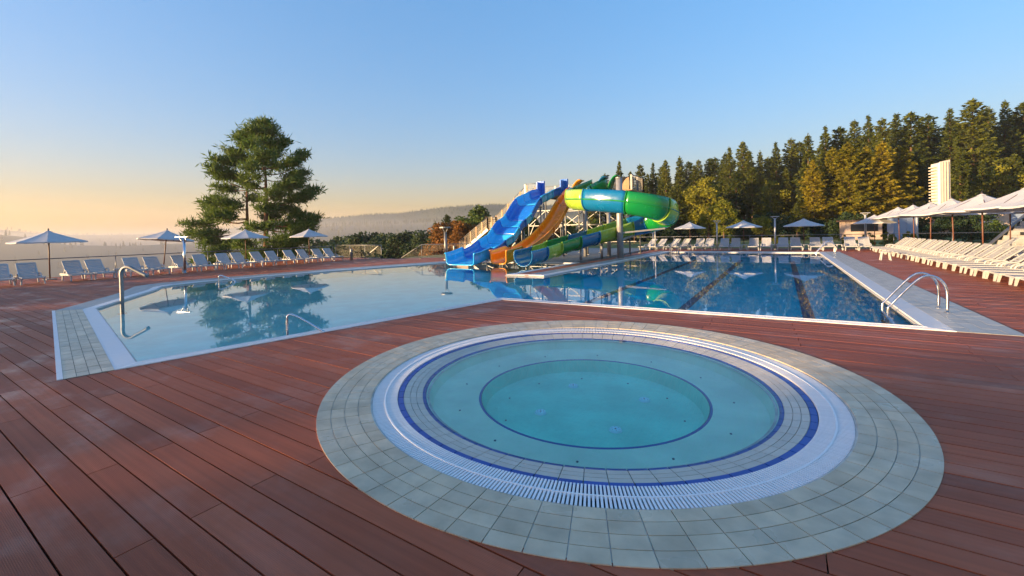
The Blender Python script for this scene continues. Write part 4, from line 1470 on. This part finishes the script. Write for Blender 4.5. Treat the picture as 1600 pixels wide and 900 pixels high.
# mid-height seam running along the outside of the flume
for j_, nm in ((3, 'seam'), (13, 'seam')):
    pts = [r_[j_] for r_ in rows_g[10:int(ng * 0.62)]]
    MB().tube(pts, 0.05, 6).build(nm, 'fg_green', grn, smooth=True)
for off in (0.0, -1.05):                                          # arched entry hoods at the platform edge
    hd = MB()
    prof = []
    for k in range(9):
        a = math.pi * 0.5 * k / 8
        prof.append((math.sin(a), math.cos(a)))
    vs, fs = [], []
    base = Vector((-9.75 - GX + off * 0.85, 30.1 - GY, 4.55))
    for s in (-0.02, 0.9):
        for a, b in prof: vs.append((base.x - 0.72 + 0.72 * a, base.y - s, base.z + 1.08 * (1 - (1 - a) ** 2) * 1.0))
    m = len(prof)
    fs = [(k, k + 1, m + k + 1, m + k) for k in range(m - 1)]
    hd.add(vs, fs)
    o = hd.build('entry_hood', 'fg_green' if off == 0 else 'fg_teal', grn, smooth=True)
    md = o.modifiers.new('shell', 'SOLIDIFY'); md.thickness = 0.06
hd = MB()
vs = []
for s in (-0.02, 0.9):
    for k in range(9):
        a = math.sin(math.pi * 0.5 * k / 8)
        vs.append((0.75 - 0.72 + 0.80 * a, 30.1 - 25 - s, 4.55 + 1.0 * (1 - (1 - a) ** 2)))
hd.add(vs, [(k, k + 1, 9 + k + 1, 9 + k) for k in range(8)])
o = hd.build('entry_hood', 'fg_amber', org, smooth=True)
md = o.modifiers.new('shell', 'SOLIDIFY'); md.thickness = 0.06

MB().tube([(0, 0, 0), (0, 0, 5.1)], 0.20, 20).build('column', 'post', grn, smooth=True)
MB().tube([(0, 0, 0.0), (0, 0, 0.05)], 0.36, 20).build('column_base', 'post', grn)
MB().tube([(0, 0, 5.1), (0, 0, 5.14)], 0.22, 20).build('column_cap', 'post', grn)
MB().bar((0, 0, 3.05), (-0.6, -1.25, 3.35), 0.12).build('bracket', 'post', grn)
MB().bar((0, 0, 1.15), (0.5, 1.6, 1.5), 0.12).build('bracket', 'post', grn)
MB().bar((0, 0, 1.62), (2.55, 0.9, 1.85), 0.10).build('bracket', 'post', grn)
for x, y, z in ((-11.75, 28.2, 3.9), (-10.3, 29.0, 3.2), (-10.45, 24.35, 0.74), (-9.75, 26.1, 1.0)):
    MB().tube([(x - GX, y - GY, 0), (x - GX, y - GY, z)], 0.13 if z > 2 else 0.08, 12).build('support', 'post', grn, smooth=True)
pn = tag(MB().box((0, 0, 0), (1.0, 0.1, 0.9)).build('sign_panel', 'tread'), 'pale wooden panel at the right end of the slide platform', 'panel'); pn.location = (-10.1, 30.0, PZ + 0.06)


# ------------------------------------------------------------------ trees
def face_quads(C, D, U, l, w):
    """loose leaf quads: centres C, long axis D, normal-ish axis U, half sizes l, w"""
    D = D / (np.linalg.norm(D, axis=1, keepdims=True) + 1e-9)
    S = np.cross(D, U); S /= (np.linalg.norm(S, axis=1, keepdims=True) + 1e-9)
    l = np.asarray(l).reshape(-1, 1); w = np.asarray(w).reshape(-1, 1)
    return np.stack([C - D * l, C + S * w, C + D * l, C - S * w], axis=1)


def rnd(n): return RNG.normal(size=(n, 3))


def conifer_meshes(seed, mat, h=15.0, rad=2.6, base=0.12, dens=1.0, droop=0.28):
    """spruce: whorls of drooping boughs, each a spray of needle-sized faces"""
    rg = np.random.default_rng(seed)
    quads = []
    trunk = MB()
    trunk.tube([(0, 0, -0.6), (0, 0, h * 0.35), (0.05, 0, h * 0.7), (0, 0.03, h)], [h * 0.017, h * 0.013, h * 0.007, 0.012], 8)
    z = h * base
    while z < h * 0.985:
        t = (z / h - base) / (1 - base)
        L0 = rad * (1 - t) ** 0.66 * (0.80 + 0.20 * math.sin(t * 11 + seed)) * min(1, 0.45 + 2.2 * t)
        nb = rg.integers(6, 9) if t < 0.8 else 5
        a0 = rg.uniform(0, 6.28)
        for b in range(nb):
            if rg.random() < 0.12: continue
            a = a0 + 6.283 * b / nb + rg.normal(0, 0.2)
            L = max(0.15, L0 * rg.uniform(0.6, 1.15))
            dr = -droop + 0.75 * t + rg.normal(0, 0.07)
            d = np.array([math.cos(a), math.sin(a), dr])
            m = max(6, int(L * 21 * dens))
            s = np.sqrt(rg.uniform(0.02, 1.0, m))
            side = np.array([-math.sin(a), math.cos(a), 0.0])
            wv = rg.uniform(-1, 1, m) * 0.34 * L * (1.08 - s)
            C = np.array([0, 0, z]) + d * (s * L)[:, None] + side * wv[:, None]
            C[:, 2] += 0.14 * L * s ** 2 + rg.normal(0, 0.06, m) - 0.10 * np.abs(wv)
            D = d * 0.7 + side * (np.sign(wv) * 0.7)[:, None] + rg.normal(size=(m, 3)) * 0.35
            D[:, 2] -= 0.25
            U = np.array([0, 0, 1.0]) + rg.normal(size=(m, 3)) * 0.55
            quads.append(face_quads(C, D, U, rg.uniform(0.16, 0.34, m), rg.uniform(0.055, 0.12, m)))
            if rg.random() < 0.35 and L > 0.8:
                e = np.array([0, 0, z]) + d * L * 0.7
                trunk.tube([(0, 0, z), tuple(e)], [0.03, 0.008], 4, False)
        z += h * 0.019 * (1.15 - 0.4 * t) * rg.uniform(0.8, 1.25)
    n = 40
    C = np.stack([rg.normal(0, 0.08, n), rg.normal(0, 0.08, n), rg.uniform(h * 0.95, h * 1.01, n)], 1)
    quads.append(face_quads(C, rg.normal(size=(n, 3)) * 0.4 + [0, 0, 1], rg.normal(size=(n, 3)), np.full(n, 0.13), np.full(n, 0.035)))
    V = np.concatenate(quads)
    return quads_mesh('crown', V, mat), trunk.mesh('trunk', 'bark', True)


def leafy_meshes(seed, mat, h=8.0, rad=2.6, leaf=0.13, n_cl=34, per=150, trunk_h=0.28, bark='bark'):
    """broadleaf: forked limbs, leaf clumps of unequal size through the crown"""
    rg = np.random.default_rng(seed)
    trunk = MB()
    trunk.tube([(0, 0, -0.6), (0.05, 0, h * trunk_h), (0.0, 0.08, h * 0.62), (0, 0, h * 0.86)], [h * 0.022, h * 0.017, h * 0.009, 0.015], 8)
    quads = []
    for c in range(n_cl):
        t = rg.uniform(0, 1) ** 0.9
        z = h * lerp(trunk_h * 0.75, 0.95, t)
        env = math.sin(math.pi * min(0.97, (t * 0.80 + 0.17))) ** 0.75
        a = rg.uniform(0, 6.283)
        rr = rad * env * math.sqrt(rg.uniform(0.08, 1.0)) * rg.uniform(0.8, 1.15)
        p = np.array([rr * math.cos(a), rr * math.sin(a), z])
        cr = rad * rg.uniform(0.20, 0.40) * (0.6 + 0.5 * env)
        m = int(per * rg.uniform(0.6, 1.3))
        dirs = rg.normal(size=(m, 3)); dirs /= np.linalg.norm(dirs, axis=1, keepdims=True)
        C = p + dirs * (cr * rg.uniform(0.35, 1.08, m) ** 0.7)[:, None] * np.array([1.1, 1.1, 0.75])
        quads.append(face_quads(C, rg.normal(size=(m, 3)), dirs + rg.normal(size=(m, 3)) * 0.7 + [0, 0, 0.4], rg.uniform(0.6, 1.2, m) * leaf, rg.uniform(0.35, 0.8, m) * leaf))
        if c % 2 == 0:
            z0 = z - 0.35 * rr - 0.2
            trunk.tube([(0, 0, max(h * trunk_h * 0.8, z0)), tuple(p * np.array([0.5, 0.5, 1]) - [0, 0, 0.12 * rr]), tuple(p)], [0.045 * h / 8, 0.028 * h / 8, 0.008], 5, False)
    V = np.concatenate(quads)
    return quads_mesh('crown', V, mat), trunk.mesh('trunk', bark, True)


def pine_meshes(seed, h, rad):
    """forest pine: bare lower trunk, uneven flat-layered crown"""
    rg = np.random.default_rng(seed)
    trunk = MB()
    trunk.tube([(0, 0, -0.6), (0.08, 0, h * 0.4), (-0.05, 0.06, h * 0.75), (0, 0, h * 0.97)], [h * 0.017, h * 0.013, h * 0.007, 0.015], 8)
    quads = []
    z = h * 0.30
    while z < h * 0.985:
        t = (z / h - 0.30) / 0.70
        env = rad * (0.45 + 0.75 * math.sin(math.pi * (0.20 + 0.74 * t))) * (1.0 if t < 0.8 else 1 - 1.8 * (t - 0.8))
        a0 = rg.uniform(0, 6.28)
        for b in range(4):
            a = a0 + 1.57 * b + rg.normal(0, 0.35)
            L = env * rg.uniform(0.35, 1.05)
            d = np.array([math.cos(a), math.sin(a), rg.uniform(0.0, 0.35)])
            tip = np.array([0, 0, z]) + d * L
            trunk.tube([(0, 0, z - 0.1), tuple(np.array([0, 0, z]) + d * L * 0.55), tuple(tip)], [0.06, 0.035, 0.01], 4, False)
            for q in range(max(2, int(L * 1.9))):
                s_ = rg.uniform(0.35, 1.05)
                c = np.array([0, 0, z]) + d * L * s_ + rg.normal(size=3) * np.array([0.32, 0.32, 0.14])
                m = int(rg.integers(34, 56))
                C = c + rg.normal(size=(m, 3)) * np.array([0.36, 0.36, 0.17])
                D = rg.normal(size=(m, 3)) + np.array([0, 0, 0.5])
                quads.append(face_quads(C, D, rg.normal(size=(m, 3)) + [0, 0, 0.6], rg.uniform(0.12, 0.26, m), rg.uniform(0.05, 0.11, m)))
        z += h * rg.uniform(0.024, 0.045)
    return quads_mesh('crown', np.concatenate(quads), 'needle'), trunk.mesh('trunk', 'pine_bark', True)


VAR = {
    's': [conifer_meshes(s, 'needle', 15, r, b, 1.0) for s, r, b in ((1, 3.2, 0.10), (2, 3.6, 0.16), (3, 2.8, 0.08), (4, 3.9, 0.24), (5, 3.3, 0.32))],
    'g': [conifer_meshes(s, 'needle_sunlit', 13, r, b, 1.05, 0.16) for s, r, b in ((11, 3.3, 0.10), (12, 3.9, 0.14), (13, 3.2, 0.12))],
    'p': [pine_meshes(s, 16, r) for s, r in ((71, 2.5), (72, 2.9), (73, 2.3))],
    'yd': [leafy_meshes(s, 'leaf_yellow', 6, 2.2, 0.14, 30, 120) for s in (21, 22)],
    'o': [leafy_meshes(s, 'leaf_orange', 8, 2.9, 0.17, 34, 130) for s in (31, 32)],
    'lg': [leafy_meshes(s, 'leaf_green', 8, 2.8, 0.17, 34, 130) for s in (41, 42)],
    'd': [leafy_meshes(s, 'leaf_dark', 9, 3.2, 0.20, 34, 120) for s in (51, 52, 53)],
}


def tree(name, kind, x, y, zb, h, label, group, k, wide=1.0):
    cm, tm = VAR[kind][k % len(VAR[kind])]
    base_h = {'s': 15, 'p': 16, 'g': 13, 'yd': 6, 'o': 8, 'lg': 8, 'd': 9}[kind]
    s = h / base_h
    t = thing(name, label, 'tree', (x, y, zb), random.uniform(0, 6.28), group)
    w = s * wide
    t.scale = (w, w, s)
    link('trunk', tm, t); link('crown', cm, t)
    return t


skyline = [(-28.3, 71.4, 10.3), (-26.8, 74.0, 11.9), (-24.8, 76.1, 14.3), (-23.6, 78.9, 12.6), (-21.4, 77.4, 13.5), (-20.0, 80.9, 14.1), (-15.6, 71.0, 12.8), (-14.7, 77.8, 14.2), (-13.6, 85.3, 13.5), (-10.7, 82.9, 14.1), (-9.2, 87.5, 14.3), (-7.0, 77.7, 14.8), (-5.5, 83.7, 16.5), (-2.9, 82.1, 14.4), (-0.7, 87.8, 16.5), (1.6, 89.7, 17.1), (3.3, 73.3, 14.7), (5.6, 77.7, 16.3), (7.5, 79.7, 16.2), (10.4, 90.7, 19.1), (12.1, 89.6, 19.4), (12.5, 81.2, 17.0), (16.0, 92.5, 19.7), (16.0, 83.2, 17.8), (19.7, 92.3, 18.8), (20.7, 86.0, 18.2), (22.9, 85.6, 19.0), (29.1, 101.9, 20.6), (27.8, 91.6, 19.4), (30.2, 93.2, 19.1), (37.4, 108.7, 22.7), (39.8, 108.7, 22.2)]
for i, (x, y, zt) in enumerate(skyline):
    zb = lawn_z(x, y) if x > -26 else terrain(x, y)
    pk = False
    tree('pine_tree' if pk else 'spruce_tree', 'p' if pk else 's', x, y, zb, zt - zb, ('tall layered pine' if pk else 'tall dark spruce') + ' on the forest skyline, %s from the left' % ORD[i], 'skyline spruces of the forest', i * 3 + (i // 4), (1.0 if i > 6 else 0.85) * random.uniform(0.82, 1.22))
front = [('s', -16.0, 59.4, 7.8), ('s', -15.0, 64.8, 8.9), ('s', -12.4, 63.4, 7.9), ('yd', -10.7, 65.5, 8.4), ('yd', -8.5, 63.5, 8.8), ('s', -5.6, 70.6, 10.0), ('s', -3.5, 70.2, 10.3), ('yd', -1.2, 73.6, 8.5), ('s', 0.6, 74.2, 10.3), ('g', 3.4, 65.5, 10.0), ('g', 5.5, 67.2, 11.5), ('g', 7.1, 67.0, 12.0), ('g', 8.9, 68.0, 11.5), ('g', 10.5, 68.6, 11.8), ('g', 12.6, 71.3, 11.5), ('s', 14.8, 74.5, 11.1), ('s', 18.5, 73.3, 10.8), ('s', 22.1, 79.6, 9.8), ('yd', 23.1, 78.2, 8.9), ('s', 24.8, 79.1, 10.2), ('s', 28.1, 84.2, 11.4),
         ('yd', -5.5, 53.3, 4.9), ('yd', -7.2, 54.6, 3.8), ('yd', -2.0, 57.9, 3.3), ('s', 1.5, 60.2, 4.5), ('yd', -16.1, 54.9, 3.8)]
nmk = {'s': ('spruce_tree', 'mid-height green spruce'), 'g': ('conifer_tree', 'golden conifer with sunlight in its needle colour'), 'yd': ('leafy_tree', 'yellow leaved tree')}
cnt = {}
for i, (k, x, y, zt) in enumerate(sorted(front, key=lambda q: q[1] / q[2])):
    c = cnt.get(k, 0); cnt[k] = c + 1
    zb = lawn_z(x, y)
    tree(nmk[k][0], k, x, y, zb, zt - zb, '%s at the front edge of the forest, %s from the left' % (nmk[k][1], ORD[c]), 'trees at the forest edge', i, 1.1 if k != 'yd' else 0.9)
# inner trees that close the gaps between the trunks
fill = []
for k in range(34):
    fill.append((lerp(-24, 40, k / 33) + random.uniform(-1, 1), 96 + random.uniform(-4, 6) + 0.35 * max(0, lerp(-24, 40, k / 33)), 0))
for i, (x, y, _) in enumerate(fill):
    zb = lawn_z(x, y)
    tree('spruce_tree', 's', x, y, zb, random.uniform(13.0, 16.0) + 0.10 * max(0, x), 'dark spruce deep inside the forest behind the skyline trees', 'inner forest spruces', i * 2 + 1, 1.25)

left_trees = [('d', -68.7, 45.3, 1.4), ('d', -62.3, 43.4, 1.7), ('d', -58.8, 43.2, 2.1), ('d', -52.0, 40.4, 2.4), ('d', -50.3, 41.5, 2.2), ('d', -47.1, 41.2, 2.3), ('d', -44.1, 40.7, 2.1), ('d', -42.7, 41.6, 2.3), ('d', -39.8, 41.1, 2.5), ('s', -41.2, 44.9, 3.6), ('o', -34.9, 39.4, 3.3), ('s', -41.1, 47.3, 4.6), ('o', -33.6, 40.3, 3.5), ('o', -31.4, 39.3, 3.2), ('lg', -33.8, 44.9, 5.5), ('o', -31.5, 44.0, 3.8), ('o', -32.1, 48.3, 4.2), ('lg', -31.3, 51.2, 4.6), ('lg', -28.4, 50.7, 3.8), ('o', -25.7, 50.0, 3.2), ('lg', -24.7, 53.0, 3.5), ('lg', -22.5, 52.1, 3.1), ('lg', -21.4, 55.1, 3.4), ('lg', -19.6, 56.2, 3.1), ('d', -76.3, 46.3, 0.2), ('d', -83.3, 47.9, -0.3), ('d', -89.0, 47.8, -0.6)]
nml = {'d': ('leafy_tree', 'dark green bushy tree below the left deck'), 's': ('spruce_tree', 'small dark spruce among the autumn trees'), 'o': ('leafy_tree', 'orange brown autumn tree behind the slide stairs'), 'lg': ('leafy_tree', 'green leafy tree behind the slide tower')}
cnt = {}
for i, (k, x, y, zt) in enumerate(sorted(left_trees, key=lambda q: q[1] / q[2])):
    c = cnt.get(k, 0); cnt[k] = c + 1
    zb = terrain(x, y) if x < -25 else lawn_z(x, y)
    h = max(zt - zb, 4.2)
    tree(nml[k][0], k, x, y, zt - h, h, '%s, %s from the left' % (nml[k][1], ORD[c]), 'trees between the hills and the slides', i, 1.0)


# the big pine beside the left deck
def big_pine():
    bx_, by_ = -38.0, 19.9
    zb = terrain(bx_, by_) + 0.3
    t = thing('pine_tree', 'large solitary Scots pine with two trunks behind the left loungers', 'tree', (bx_, by_, zb))
    rg = np.random.default_rng(77)
    top = 12.0 - zb
    ax = Vector((math.cos(R(YAW)), math.sin(R(YAW)), 0))       # roughly across the view
    ay = Vector((-math.sin(R(YAW)), math.cos(R(YAW)), 0))
    tr1 = [Vector((0.1, 0, -0.5)), Vector((0.0, 0, top * 0.3)), Vector((0.05, 0.1, top * 0.6)), Vector((-0.05, 0, top * 0.97))]
    tb = MB(); tb.tube(catmull(tr1, 5), [lerp(0.30, 0.03, k / 15) for k in range(16)], 10)
    tb.build('trunk', 'pine_bark', t, smooth=True)
    s0 = ax * -1.55
    tr2 = [s0 * 1.05 + Vector((0, 0, -0.8)), s0 + Vector((0, 0, top * 0.25)), s0 * 1.02 + Vector((0, 0, top * 0.5)), s0 * 0.95 + Vector((0, 0, top * 0.74))]
    tb = MB(); tb.tube(catmull(tr2, 5), [lerp(0.24, 0.03, k / 15) for k in range(16)], 10)
    tb.build('trunk', 'pine_bark', t, smooth=True)
    limbs = MB(); quads = []
    # (height above deck, reach left, reach right)
    env = [(0.2, 6.0, 3.4), (1.4, 7.0, 4.0), (2.6, 7.6, 4.6), (3.6, 6.4, 4.7), (4.6, 5.0, 4.6), (5.6, 4.6, 4.4), (6.6, 4.0, 4.3), (7.6, 4.0, 4.0), (8.6, 4.2, 3.2), (9.6, 3.0, 2.0), (10.6, 2.0, 1.5), (11.4, 1.0, 0.8), (12.0, 0.3, 0.3)]
    hz_ = [e[0] for e in env]; lf = [e[1] for e in env]; rt = [e[2] for e in env]

    def tuft(p, d, size):
        m = int(rg.integers(28, 42))
        dirs = rg.normal(size=(m, 3)) + np.array(d) * 0.9 + np.array([0, 0, 0.5])
        dirs /= np.linalg.norm(dirs, axis=1, keepdims=True)
        l = rg.uniform(0.12, 0.27, m) * size
        C = np.array(p) + rg.normal(size=(m, 3)) * np.array([0.21, 0.21, 0.09]) * size + dirs * (l * 0.9)[:, None]
        quads.append(face_quads(C, dirs, rg.normal(size=(m, 3)), l, rg.uniform(0.022, 0.045, m) * size))

    def limb(p0, d, L, lift):
        pts = []
        kn = rg.normal(0, 0.10, 3)
        for k in range(6):
            s = k / 5
            p = Vector(p0) + Vector(d) * (L * s) + Vector((0, 0, 1)) * (lift * L * s * s - 0.06 * L * math.sin(3.1 * s)) + Vector((kn[0], kn[1], kn[2] * 0.5)) * math.sin(3.1 * s) * L * 0.6
            pts.append(p)
        limbs.tube(pts, [max(0.012, 0.03 * L * (1 - k / 5) * 0.55 + 0.012) for k in range(6)], 5, False)
        nt_ = int(2 + L * 3.1)
        for q in range(nt_):
            s = 0.42 + 0.60 * math.sqrt(rg.random()); s = min(s, 0.999)
            i = min(4, int(s * 5)); f = s * 5 - i
            p = pts[i].lerp(pts[i + 1], f)
            side = Vector((-d[1], d[0], 0)) * float(rg.normal(0, 0.20)) * L * (1.15 - s * 0.6)
            pp = p + side + Vector((0, 0, float(rg.normal(0.05, 0.10))))
            if side.length > 0.25: limbs.tube([p, pp], [0.012, 0.005], 3, False)
            for _ in range(2):
                tuft(pp + Vector((float(rg.normal(0, 0.2)), float(rg.normal(0, 0.2)), float(rg.normal(0.02, 0.06)))), (d[0] * 0.5, d[1] * 0.5, 0.2), rg.uniform(0.9, 1.5))

    zz = 0.3
    while zz < 11.6:
        n = 4
        a0 = rg.uniform(0, 6.28)
        for b in range(n):
            a = a0 + 6.283 * b / n + rg.normal(0, 0.25)
            c, s = math.cos(a), math.sin(a)
            reach = np.interp(zz, hz_, rt if c > 0 else lf)
            dep = min(4.0, np.interp(zz, hz_, [min(u, v) for u, v in zip(lf, rt)]))
            L = math.hypot(reach * c, dep * s) * rg.uniform(0.42, 0.92)
            d = ax * c + ay * s
            org_ = Vector((0, 0, 0))
            if zz < 8.0 and c < -0.35:
                org_ = s0; L = max(0.9, L - 1.3)
            lift = lerp(-0.02, 0.30, zz / 12) + rg.normal(0, 0.07)
            limb(org_ + Vector((0, 0, zz - zb - 0.10 * L)), tuple(d), L, lift)
        zz += rg.uniform(0.66, 1.05)
    # long boughs that give the outline its shape: (start height, tip across, tip height, from the second trunk)
    for z0_, tip, zt_, sec in ((2.2, -7.6, 3.0, 1), (3.3, -6.3, 4.7, 1), (1.2, -6.6, 1.7, 1), (4.4, -4.9, 5.4, 1), (6.2, -4.2, 7.6, 0), (7.9, -3.8, 9.5, 0), (1.6, 4.4, 2.2, 0),
                               (3.0, 4.6, 3.3, 0), (4.6, 4.3, 5.2, 0), (6.0, 4.0, 7.3, 0), (7.4, 3.5, 9.0, 0), (9.0, 1.9, 10.4, 0), (9.2, -2.0, 10.9, 0)):
        st_ = s0 if sec else Vector((0, 0, 0))
        e_ = ax * tip * 0.84 + ay * float(rg.normal(0, 0.5))
        dv = e_ - st_
        limb(st_ + Vector((0, 0, z0_ - zb)), tuple(dv.normalized()), dv.length, (zt_ - z0_) / dv.length + 0.05)
    for k in range(22):
        tuft(Vector((float(rg.normal(0, 0.22)), float(rg.normal(0, 0.28)), top - 0.3 - abs(float(rg.normal(0, 0.5))))), (0, 0, 1), 1.2)
    limbs.build('limbs', 'pine_bark', t, smooth=True)
    link('crown', quads_mesh('crown', np.concatenate(quads), 'pine'), t)


big_pine()


# ------------------------------------------------------------------ shrubs
shrub_v = [leafy_meshes(61, 'leaf_green', 1.4, 0.75, 0.06, 22, 90, 0.08), leafy_meshes(62, 'leaf_yellow', 1.4, 0.55, 0.06, 22, 90, 0.08), leafy_meshes(63, 'leaf_dark', 1.8, 1.2, 0.08, 24, 110, 0.08)]
shr = [(1, 4.3, 43.6, 1.0, 'small round golden shrub behind the far rail, leftmost of four'), (1, 5.9, 44.4, 1.15, 'small round golden shrub behind the far rail, second of four'),
       (1, 7.2, 45.2, 1.2, 'small round golden shrub behind the far rail, third of four'), (1, 8.6, 45.8, 1.25, 'small round golden shrub behind the far rail, rightmost of four'),
       (2, 11.9, 52.0, 2.1, 'large dark shrub beside the blue grey booth'), (2, 14.0, 53.0, 2.0, 'large dark shrub below the white tower'), (0, 15.9, 54.0, 1.8, 'green shrub right of the white tower'),
       (2, 17.4, 53.0, 1.7, 'dark shrub at the foot of the sloping wall'), (0, -4.0, 44.5, 1.3, 'low green shrub behind the far rail near the left lamp post'), (1, -0.2, 46.0, 1.2, 'low yellow shrub behind the far rail near the right lamp post')]
for k, x, y, h, lb in shr:
    cm, tm = shrub_v[k]
    t = thing('shrub', lb, 'shrub', (x, y, lawn_z(x, y)), random.uniform(0, 6), 'garden shrubs')
    s = h / (1.8 if k == 2 else 1.4)
    t.scale = (s, s, s)
    link('stem', tm, t); link('foliage', cm, t)
under = []
for k in range(90):
    x = lerp(-24, 32, k / 89) + random.uniform(-1, 1); y = 60 + random.uniform(-3, 10) + 0.4 * max(0, x)
    m_ = shrub_v[2][0] if k % 3 else shrub_v[0][0]
    under.append((m_, x, y, random.uniform(0.9, 1.9)))
vs_, n_ = [], 0
for m_, x, y, s in under:
    co = np.empty(len(m_.vertices) * 3, dtype=np.float32); m_.vertices.foreach_get('co', co)
    co = co.reshape(-1, 3) * s + np.array([x, y, lawn_z(x, y)])
    vs_.append(co.reshape(-1, 4, 3))
tag(link('undergrowth', quads_mesh('undergrowth', np.concatenate(vs_), 'leaf_dark')), 'dark tangled undergrowth along the forest edge', 'undergrowth', kind='stuff')


# far wooded hills: thousands of small conifers read as one mass
def far_wood():
    rg = np.random.default_rng(99)
    tris = []
    N = 6500
    az = rg.uniform(-92, 10, N)
    rr = np.where(rg.random(N) < 0.5, rg.uniform(270, 430, N), rg.uniform(560, 800, N))
    ridge = rg.random(N) < 0.22
    rr = np.where(ridge, np.where(rg.random(N) < 0.5, rg.uniform(388, 405, N), rg.uniform(768, 786, N)), rr)
    for a, r in zip(az, rr):
        if a < -62 and rg.random() < (0.85 if r < 450 else 0.5): continue
        x, y = r * math.sin(R(a)), r * math.cos(R(a))
        z = terrain(x, y)
        h = rg.uniform(2.2, 4.2); w = h * rg.uniform(0.16, 0.26)
        for lo, hi, ww in ((0.05, 0.62, 1.0), (0.42, 1.0, 0.66)):
            ph = rg.uniform(0, 6.28)
            for k in range(5):
                a0, a1 = ph + 1.2566 * k, ph + 1.2566 * (k + 1)
                tris.append(((x + w * ww * math.cos(a0), y + w * ww * math.sin(a0), z + h * lo), (x + w * ww * math.cos(a1), y + w * ww * math.sin(a1), z + h * lo), (x, y, z + h * hi)))
    me = quads_mesh('far_wood', np.array(tris), 'leaf_dark', tri=True)
    tag(link('far_wood', me), 'hazy conifer woods covering the distant hills', 'woods', kind='stuff')


far_wood()

# ------------------------------------------------------------------ buildings on the right
tw = thing('tower', 'tall narrow pale tower with ribbed left side rising behind the umbrellas', 'tower', (15.1, 66.3, lawn_z(15.1, 66.3)), R(20))
MB().prism([(-0.55, -0.9), (1.05, -0.75), (1.05, 1.0), (-0.75, 1.0), (-0.75, -0.7)], 0.0, [8.25, 8.45, 8.4, 8.1, 8.05]).build('shaft', 'white_wall', tw)
for k in range(17):
    MB().box((-1.40, -0.60, 2.2 + 0.34 * k), (-0.75, 0.6, 2.30 + 0.34 * k)).build('rib', 'white_wall', tw)
for k in range(4):
    MB().box((-0.53 + 0.4 * k, -0.93, 0.02), (-0.51 + 0.4 * k, -0.82, 8.2)).build('cladding_joint', 'pink_wall', tw)
tw.scale = (0.62, 0.62, 1.0)
bd = thing('pavilion', 'low warm plastered pavilion with brown flat roof beneath the white tower', 'building', (19.0, 67.0, lawn_z(19.0, 67.0)), R(18))
MB().box((-5.2, -1.5, 0), (6.0, 4.0, 2.5)).build('wall', 'pink_wall', bd)
MB().box((-5.6, -1.9, 2.5), (6.4, 4.4, 2.75)).build('roof', 'roof', bd)
for k in range(4):
    w_ = MB().box((-4.4 + 2.6 * k, -1.56, 0.9), (-3.0 + 2.6 * k, -1.48, 2.0)).build('window', 'panel_blue', bd)
    MB().box((-4.5 + 2.6 * k, -1.60, 0.82), (-2.9 + 2.6 * k, -1.50, 0.9)).build('sill', 'white_wall', w_)
bt = thing('booth', 'flat blue grey booth panel under the big right umbrellas', 'booth', (10.5, 58.5, lawn_z(10.5, 58.5)), R(18))
MB().box((-1.05, -0.5, 0.15), (1.05, 0.6, 2.45)).build('body', 'panel_blue', bt)
MB().box((-1.2, -0.65, 2.45), (1.2, 0.75, 2.58)).build('roof', 'white_wall', bt)
MB().box((-1.15, -0.6, 0.0), (1.15, 0.7, 0.15)).build('plinth', 'concrete', bt)
for k in range(2):
    MB().box((-0.95 + 0.98 * k, -0.53, 0.35), (-0.03 + 0.98 * k, -0.50, 2.3)).build('panel', 'panel_blue', bt)
kiosk = thing('kiosk', 'small peach kiosk with open front left of the booth behind the corner umbrella', 'kiosk', (7.4, 60.5, lawn_z(7.4, 60.5)), R(12))
MB().box((-1.6, -0.8, 0), (1.6, 1.2, 2.0)).build('wall', 'pink_wall', kiosk)
MB().box((-1.85, -1.1, 2.0), (1.85, 1.4, 2.16)).build('roof', 'roof', kiosk)
MB().box((-1.2, -0.86, 0.9), (1.2, -0.78, 1.7)).build('hatch', 'dark', kiosk)
# sloping pale wall of the terrace steps at the right edge
wl = thing('terrace_wall', 'sloping pale block wall with wall lamps at the right edge', 'wall', (11.9, 40.2, 0))
for rw in range(9):
    for c in range(7):
        xa = -0.3 + rw * 0.24 + c * 0.62
        MB().box((xa, 0, rw * 0.30), (xa + 0.61, 0.5, rw * 0.30 + 0.292)).build('block', 'concrete', wl)
MB().bar((-0.62, 0.2, 0.05), (1.85, 0.2, 2.95), 0.54, 0.04).build('coping', 'rail', wl)
for xx, zz_ in ((0.9, 0.9), (1.7, 1.5)):
    MB().box((xx, -0.12, zz_), (xx + 0.14, -0.003, zz_ + 0.2)).build('wall_lamp', 'dark', wl)
# belt of trees added on the slope towards the sun, outside the picture: it keeps the first sun off the near deck
sa_, ca_ = math.sin(R(SUN_AZ)), math.cos(R(SUN_AZ))
for i in range(14):
    bb = -14 + 2.7 * i; dd = 58 + 6 * (i % 2)
    x, y = sa_ * dd - ca_ * -bb * 1.0, ca_ * dd + sa_ * -bb
    zb = terrain(x, y)
    tree('leafy_tree', 'd', x, y, zb, [5.1, 6.0, 5.4, 6.4, 5.6, 5.1, 6.1, 5.6, 5.1, 6.3, 5.7, 4.9, 5.9, 5.4][i] - zb, 'unseen tree of the sun-blocking belt added behind the viewpoint, %s from its south end' % ORD[i], 'added sun-blocking tree belt', i, 1.0)

# ------------------------------------------------------------------ haze
hz_box = MB().box((-1260, -1260, -50), (1260, 1260, 68)).build('haze', volume_mat('haze', (0.92, 0.92, 0.97), 0.00032, 0.2))
mist = MB().box((-1240, -1240, -49), (-110, 1240, 12.0)).build('mist', volume_mat('mist', (0.96, 0.92, 0.90), 0.0018, 0.2))
tag(mist, 'low bank of morning mist lying in the valley beyond the left railing', 'mist', kind='stuff')
tag(hz_box, 'thin morning haze filling the valley', 'haze', kind='stuff')
